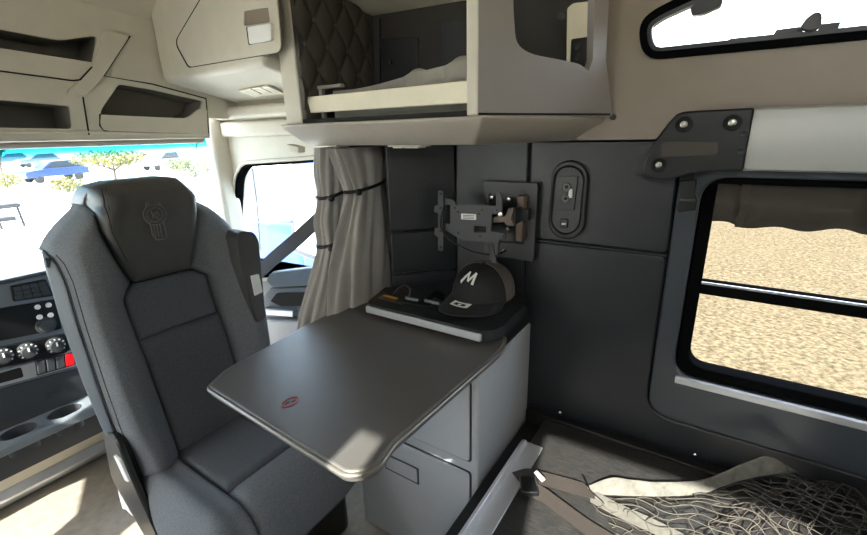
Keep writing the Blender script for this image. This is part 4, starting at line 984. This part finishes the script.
# net cords
def netp(u, v):
    """u along the edge 0..1, v away from it 0..1 (towards the camera and the rear)"""
    i = min(int(u * nL), nL - 1); t = u * nL - i
    p = lo_[i].lerp(lo_[i + 1], t)
    q = N(640 + u * 330, 560 + u * 8, .01)
    r = p.lerp(q, v)
    bump_ = .05 * math.sin(min(1, u * 1.05) * math.pi) * math.sin(v * 2.8) * (u > .1) + .02 * math.sin(u * 13 + v * 5) * v
    r.z = max(ZN + .003, p.z * (1 - v) + (ZN + .006) * v + bump_)
    r = r + V((.008 * math.sin(u * 31 + v * 11), .008 * math.sin(u * 23 - v * 17), 0)); r.x = min(r.x, 1.185); return r
b = MB(); NU, NV = 15, 9
for k in range(-NV, NU + 1):
    for sgn in (1, -1):
        pts = []
        for s in range(0, NV * 6 + 1):
            v = s / 6; u = (k + sgn * v * .5 + (.0 if sgn == 1 else NV * .5)) / NU
            zig = .10 * math.sin(v * math.pi * 2)
            uu = u + zig / NU * sgn * .0
            if 0 <= uu <= 1: pts.append(netp(uu, v / NV))
        if len(pts) > 3: b.tube(pts, .0011, 5)
b.build('net_cords', CORD, nt, smooth=80)
# crumpled dark part of the net by the wall
def crum(u, v):
    p = N(690, 535).lerp(N(800, 478), v).lerp(N(880, 560).lerp(N(900, 500), v), u)
    h = .075 * math.sin(math.pi * min(1, v * 1.0)) * math.sin(math.pi * u) ** .6 + .014 * math.sin(u * 17 + v * 6) * math.sin(v * 15) * math.sin(math.pi * u) + .03 * v * math.sin(math.pi * u)
    return V((min(p.x, 1.19), p.y, ZN + .004 + max(0, h)))
b = MB()
for k in range(13):
    b.tube([crum(k / 12, s / 24) for s in range(25)], .0016, 5); b.tube([crum(s / 24, k / 12) for s in range(25)], .0016, 5)
b.build('net_folds', WEBD, nt, smooth=80)
# dark straps at the board's front corner
b = MB(); b.ribbon(spline([N(519, 481, .012), N(535, 477, .012), N(556, 482, .010), N(575, 487, .010), N(592, 492, .008)]), (.030, .052, .006), .003); b.build('strap', WEBD, nt)
b = MB(); b.ribbon(spline([N(534, 490, .016), N(545, 496, .010), N(565, 511, .008), N(588, 528, .006), N(615, 545, .004)]), (.040, .010, .006), .004); b.build('strap', WEBD, nt)
b = MB(); p = N(529, 486, .018); b.box(p - V((.028, .022, .008)), p + V((.028, .022, .008)), Matrix.Rotation(.5, 3, 'Z')); b.build('strap_anchor', BLACKP, nt, bevel=.004)
b = MB(); b.ribbon([N(583, 476, .012), N(590, 490, .013), N(603, 502, .012)], (.008, .01, 0), .002); b.ribbon([N(590, 490, .008), N(610, 505, .006)], (.02, .02, 0), .002); b.build('strap', BLACKP, nt)
b = MB(); b.slab(lambda u, v: N(534 + 8 * u + 3 * v, 473 + 9 * u + 1 * v, .018 + .008 * math.sin(u * 3)) + V((0, 0, .012 * v)), 6, 3, (0, .0008, .0004)); b.build('tag', WHITE, nt)
# ================================================================== OUTSIDE
ZG = -1.7
CONC = mat('parking_concrete', C(205, 202, 192), .9, bump=.3, scale=30, var=.05, vscale=.6)
GRAV = mat('tan_gravel', C(78, 70, 55), .95, bump=1, scale=12, var=.5, vscale=14, spec=0)
GRAV.node_tree.nodes['Bump'].inputs['Distance'].default_value = .05
GREYG = mat('grey_gravel', C(84, 84, 84), .95, bump=1, scale=12, var=.35, vscale=20)
b = MB(); b.box((-60, 1.5, ZG - .2), (70, 140, ZG)); b.box((-60, -60, ZG - .2), (1.8, 1.5, ZG)); b.build('ground', CONC, kind='structure')
b = MB(); b.box((1.8, -60, ZG - .2), (90, 1.5, ZG + .001)); b.build('ground', GRAV, kind='structure')
PAINTB = mat('blue_car_paint', C(8, 44, 100), .3, coat=.5)
PAINTW = mat('white_car_paint', C(108, 110, 114), .3, coat=.5)
PAINTK = mat('dark_car_paint', C(60, 66, 74), .3, coat=.5)
PAINTT = mat('blue_truck_paint', C(8, 58, 124), .3, coat=.5)
CARG = mat('car_glass', C(40, 48, 56), .1)
TYRE = mat('tyre_rubber', C(28, 28, 29), .8)
def vehicle(kind, label, paint, px_, py_, dist, rz, group=None):
    """dist: forward distance along y; px_, py_ of the tyre contact fixes direction, the ground fixes height"""
    r = ray(px_, py_); t = (ZG - CZ) / r.z if dist is None else dist / r.y
    loc = CAM + r * t; loc.z = ZG
    root = thing(kind, label, 'car', loc, group); root.rotation_euler.z = rz
    ORIG[root] = V((0, 0, 0))
    L, W = 4.6, 1.85
    if kind == 'pickup_truck': body = [(-2.7, .5), (-2.75, .95), (-2.4, 1.05), (-1.2, 1.12), (2.6, 1.12), (2.65, .5)]; cab = [(-1.3, 1.1), (-.55, 1.8), (.9, 1.84), (1.2, 1.1)]; wx = (-1.75, 1.75)
    else: body = [(-2.25, .45), (-2.3, .85), (-1.9, 1.0), (-.9, 1.08), (2.2, 1.1), (2.25, .5)]; cab = [(-1.1, 1.05), (-.35, 1.66), (1.6, 1.70), (2.12, 1.08)]; wx = (-1.45, 1.4)
    def pr(pts, w, z=0): return [V((x, -w / 2, zz + z)) for x, zz in pts]
    b = MB(); b.prism(rpoly(pr(body, W), .12, 3), (0, W, 0)); b.build('body', paint, root, bevel=.06, seg=3)
    b = MB(); b.prism(rpoly(pr(cab, W * .84), .15, 3), (0, W * .84, 0)); cb_ = b.build('cabin', paint, root, bevel=.05, seg=2)
    c0 = sum(x for x, _ in cab) / 4; gl = [(c0 + (x - c0) * .86, 1.13 + (zz - 1.08) * .80) for x, zz in cab]
    for sy in (-1, 1):
        b = MB(); b.prism([V((x, sy * W * .421, zz)) for x, zz in gl], (0, sy * .012, 0)); b.build('side_window', CARG, cb_)
    for x in wx:
        for sy in (-1, 1):
            b = MB(); b.lathe([(0, .11), (.2, .11), (.22, .08), (.32, .10), (.35, .06), (.35, -.06), (.32, -.1), (0, -.1)], V((x, sy * (W / 2 - .1), .35)), (0, sy, 0), 20); b.build('wheel', TYRE, root)
    return root
def tree_root(name, label, cat, loc, group): return thing(name, label, cat, loc, group)
LEAF = mat('pale_green_leaves', C(88, 86, 34), .8, var=.3, vscale=4)
LEAF2 = mat('green_leaves', C(58, 72, 30), .8, var=.3, vscale=4)
BARK = mat('tree_bark', C(66, 56, 46), .9)
def crown(mb, c, rx, rz, n, s, rnd):
    for _ in range(n):
        while True:
            d = V((rnd.uniform(-1, 1), rnd.uniform(-1, 1), rnd.uniform(-1, 1)))
            if .25 < d.length < 1: break
        p = c + V((d.x * rx, d.y * rx, d.z * rz)); a, bb = V((rnd.gauss(0, 1), rnd.gauss(0, 1), rnd.gauss(0, 1))).normalized(), V((rnd.gauss(0, 1), rnd.gauss(0, 1), rnd.gauss(0, 1))).normalized()
        q = s * rnd.uniform(.6, 1.3); n_ = a.cross(bb) * q * .3
        vs = [mb.bm.verts.new(p + k) for k in (a * q, bb * q, -a * q, n_)]
        for f in ((0, 1, 2), (0, 3, 1), (1, 3, 2), (2, 3, 0)): mb.bm.faces.new([vs[i] for i in f])
def place(px_, py_):
    return onz(px_, py_, ZG)
def tree(label, px_, y, h, rx, leaf, seed, group='trees along the parking lot'):
    rnd = random.Random(seed); p = place(px_, y); t = thing('desert_tree', label, 'tree', p, group)
    b = MB(); top = p + V((0, 0, h * .75))
    b.tube([p, p + V((.05, 0, h * .3)), p + V((.1, .1, h * .5))], [.12, .10, .08], 8)
    for k in range(5):
        a = k * 1.26 + rnd.random(); b.tube([p + V((.1, .1, h * .35)), p + V((math.cos(a) * rx * .4, math.sin(a) * rx * .4, h * .6)), p + V((math.cos(a) * rx * .7, math.sin(a) * rx * .7, h * .8))], [.07, .05, .02], 6)
    b.build('trunk', BARK, t)
    b = MB(); crown(b, p + V((0, 0, h * .76)), rx, h * .27, 1100, .16, rnd); b.build('crown', leaf, t, smooth=10)
def shrub(label, px_, y, r, leaf, seed, group='shrubs in the parking lot'):
    rnd = random.Random(seed); p = place(px_, y)
    t = thing('desert_shrub', label, 'shrub', p, group)
    b = MB(); crown(b, p + V((0, 0, r * .55)), r, r * .5, 420, .13, rnd); b.build('foliage', leaf, t, smooth=10)
    b = MB()
    for k in range(6):
        a = k * 1.05; b.tube([p, p + V((math.cos(a) * r * .5, math.sin(a) * r * .5, r * .7))], .02, 5)
    b.build('stem', BARK, t)
vehicle('sports_utility_vehicle', 'blue car parked across the lot behind the windshield', PAINTB, 56, 181, None, .15)
vehicle('pickup_truck', 'white pickup truck parked right of the pale tree', PAINTW, 168, 169, None, .2)
vehicle('estate_car', 'dark car parked far away behind the blue car', PAINTK, 40, 166.5, None, .1)
vehicle('estate_car', 'second dark car parked far off at the windshield edge', PAINTK, 10, 165, None, .1)
tree('pale green spreading tree beyond the seat headrest', 116, 181, 2.4, 2.6, LEAF, 3)
tree('thin tree at the edge of the windshield left of the blue car', 4, 180, 4.6, 1.6, LEAF2, 5)
tree('distant tree above the white pickup truck', 198, 158, 4.5, 3, LEAF2, 8)
shrub('yellow green shrub beside the blue car', 8, 188, 1.1, LEAF, 11)
shrub('yellow green shrub in front of the blue car', 68, 192, .95, LEAF, 12)
shrub('pale shrub near the right edge of the windshield', 196, 177, 1.4, LEAF2, 13)
shrub('small pale shrub behind the seat shoulder', 178, 172, 1.2, LEAF2, 14)
# folding cart at the windshield's left edge
c = onz(14, 228, ZG); ct = thing('tool_stand', 'dark metal stand with two trays on the pavement outside the windshield', 'stand', c)
b = MB(); b.box(c + V((-.5, -.25, .80)), c + V((.35, .25, .95))); b.build('tray', BLACKM, ct)
b = MB(); b.box(c + V((-.5, -.25, .32)), c + V((.1, .25, .46))); b.build('tray', BLACKM, ct)
for sx_ in (-.4, .28):
    b = MB(); b.tube([c + V((sx_, 0, .9)), c + V((sx_ + .05, 0, .01))], .045, 8); b.build('leg', BLACKM, ct)
# lot wall / far berm seen through the door window
b = MB(); b.box((14, 14, ZG), (60, 40, ZG + .05)); b.build('ground', GREYG, kind='structure')
b = MB(); b.box((-60, 95, ZG), (90, 96, ZG + 3.2)); b.build('wall_far', mat('far_wall', C(206, 200, 188), .9, var=.05, vscale=.2), kind='structure')
# neighbouring truck cab (seen through the door window)
rr = ray(318, 240); tloc = CAM + rr * (4.6 / rr.x); tloc.z = ZG
tk = thing('parked_truck', 'bright blue truck cab parked outside the passenger door window', 'truck', tloc)
def tb_(x0, y0, z0, x1, y1, z1): return MB().box(tloc + V((x0, y0, z0)), tloc + V((x1, y1, z1)))
tb_(0, -1.4, .6, 2.2, .5, 3.0).build('cab', PAINTT, tk, bevel=.12, seg=3)
tb_(.1, .5, .7, 2.1, 2.2, 1.75).build('hood', PAINTT, tk, bevel=.15, seg=3)
tb_(-.02, -1.0, 1.9, .02, .2, 2.7).build('side_window', CARG, tk, bevel=.01)
tb_(-.1, -1.3, .45, .1, 1.9, .62).build('running_board', ALU, tk)
for y in (1.5, -1.0):
    b = MB(); b.lathe([(0, .16), (.26, .16), (.3, .10), (.48, .14), (.52, .08), (.52, -.14), (0, -.14)], tloc + V((.15, y, .52)), (-1, 0, 0), 24); b.build('wheel', TYRE, tk)
# outside mirror of this truck
ml = onx(300, 226, 1.52)
mr_ = thing('side_mirror', 'tall outside mirror on thin arms by the passenger door window', 'mirror', ml)
xm = 1.52
def MI(x, y, d=0): return onx(x, y, xm + d)
b = MB(); b.prism(rpoly([MI(291, 198), MI(318, 195), MI(318, 262), MI(292, 252)], .02, 3), (.06, .03, 0)); b.build('mirror_housing', PAINTK, mr_, bevel=.008)
b = MB(); b.prism(rpoly([MI(294, 202, -.004), MI(316, 199, -.004), MI(316, 256, -.004), MI(295, 248, -.004)], .015, 3), (.003, .0015, 0)); b.build('mirror_glass', mat('mirror_glass', C(230, 235, 240), .03, metal=1), mr_)
b = MB(); b.tube([MI(252, 168), MI(257, 205), MI(260, 250)], .006, 8); b.tube([MI(257, 216), MI(267, 213), MI(267, 219), MI(258, 222)], .004, 6); b.tube([MI(258, 222), MI(292, 222, .03)], .008, 8); b.build('mirror_arm', PAINTK, mr_)
# ================================================================== LIGHT, SKY, CAMERA
w = bpy.data.worlds.new('World'); bpy.context.scene.world = w; w.use_nodes = True
nt_ = w.node_tree; bg = nt_.nodes['Background']
sky = nt_.nodes.new('ShaderNodeTexSky'); sky.sky_type = 'NISHITA'; sky.sun_disc = False; sky.sun_elevation = math.radians(40); sky.sun_rotation = math.radians(250); sky.altitude = 300; sky.dust_density = 3.0
mixn = nt_.nodes.new('ShaderNodeMix'); mixn.data_type = 'RGBA'; mixn.inputs[0].default_value = .55
mixn.inputs[7].default_value = (.48, .50, .53, 1)
hsv = nt_.nodes.new('ShaderNodeVectorMath'); hsv.operation = 'SCALE'; hsv.inputs['Scale'].default_value = .14
nt_.links.new(sky.outputs[0], hsv.inputs[0]); nt_.links.new(hsv.outputs[0], mixn.inputs[6]); nt_.links.new(mixn.outputs[2], bg.inputs[0])
bg.inputs[1].default_value = 9.0
sd = bpy.data.lights.new('sun', 'SUN'); sd.energy = 13; sd.angle = math.radians(.6); sd.color = (1, .95, .86)
so = bpy.data.objects.new('sun', sd); COL.objects.link(so)
el, az = math.radians(36), math.radians(12)
dv = V((math.cos(el) * math.cos(az), math.cos(el) * math.sin(az), -math.sin(el)))
so.rotation_euler = dv.to_track_quat('-Z', 'Y').to_euler()
cam = bpy.data.cameras.new('camera'); cam.lens = 18.0; cam.sensor_width = 36; cam.sensor_fit = 'HORIZONTAL'; cam.clip_start = .02; cam.clip_end = 500
co = bpy.data.objects.new('camera', cam); COL.objects.link(co)
rgt = V((AX[0].x, AX[1].x, AX[2].x)); upv = -V((AX[0].y, AX[1].y, AX[2].y)); bck = -V((AX[0].z, AX[1].z, AX[2].z))
M4 = Matrix((rgt, upv, bck)).transposed().to_4x4(); M4.translation = CAM
co.matrix_world = M4
scn = bpy.context.scene; scn.camera = co
scn.view_settings.view_transform = 'Standard'; scn.view_settings.look = 'None'; scn.view_settings.gamma = 1; scn.view_settings.use_curve_mapping = False
scn.view_settings.exposure = EXPOSURE
scn.cycles.max_bounces = 10; scn.cycles.diffuse_bounces = 6; scn.cycles.transparent_max_bounces = 12; scn.cycles.use_denoising = True
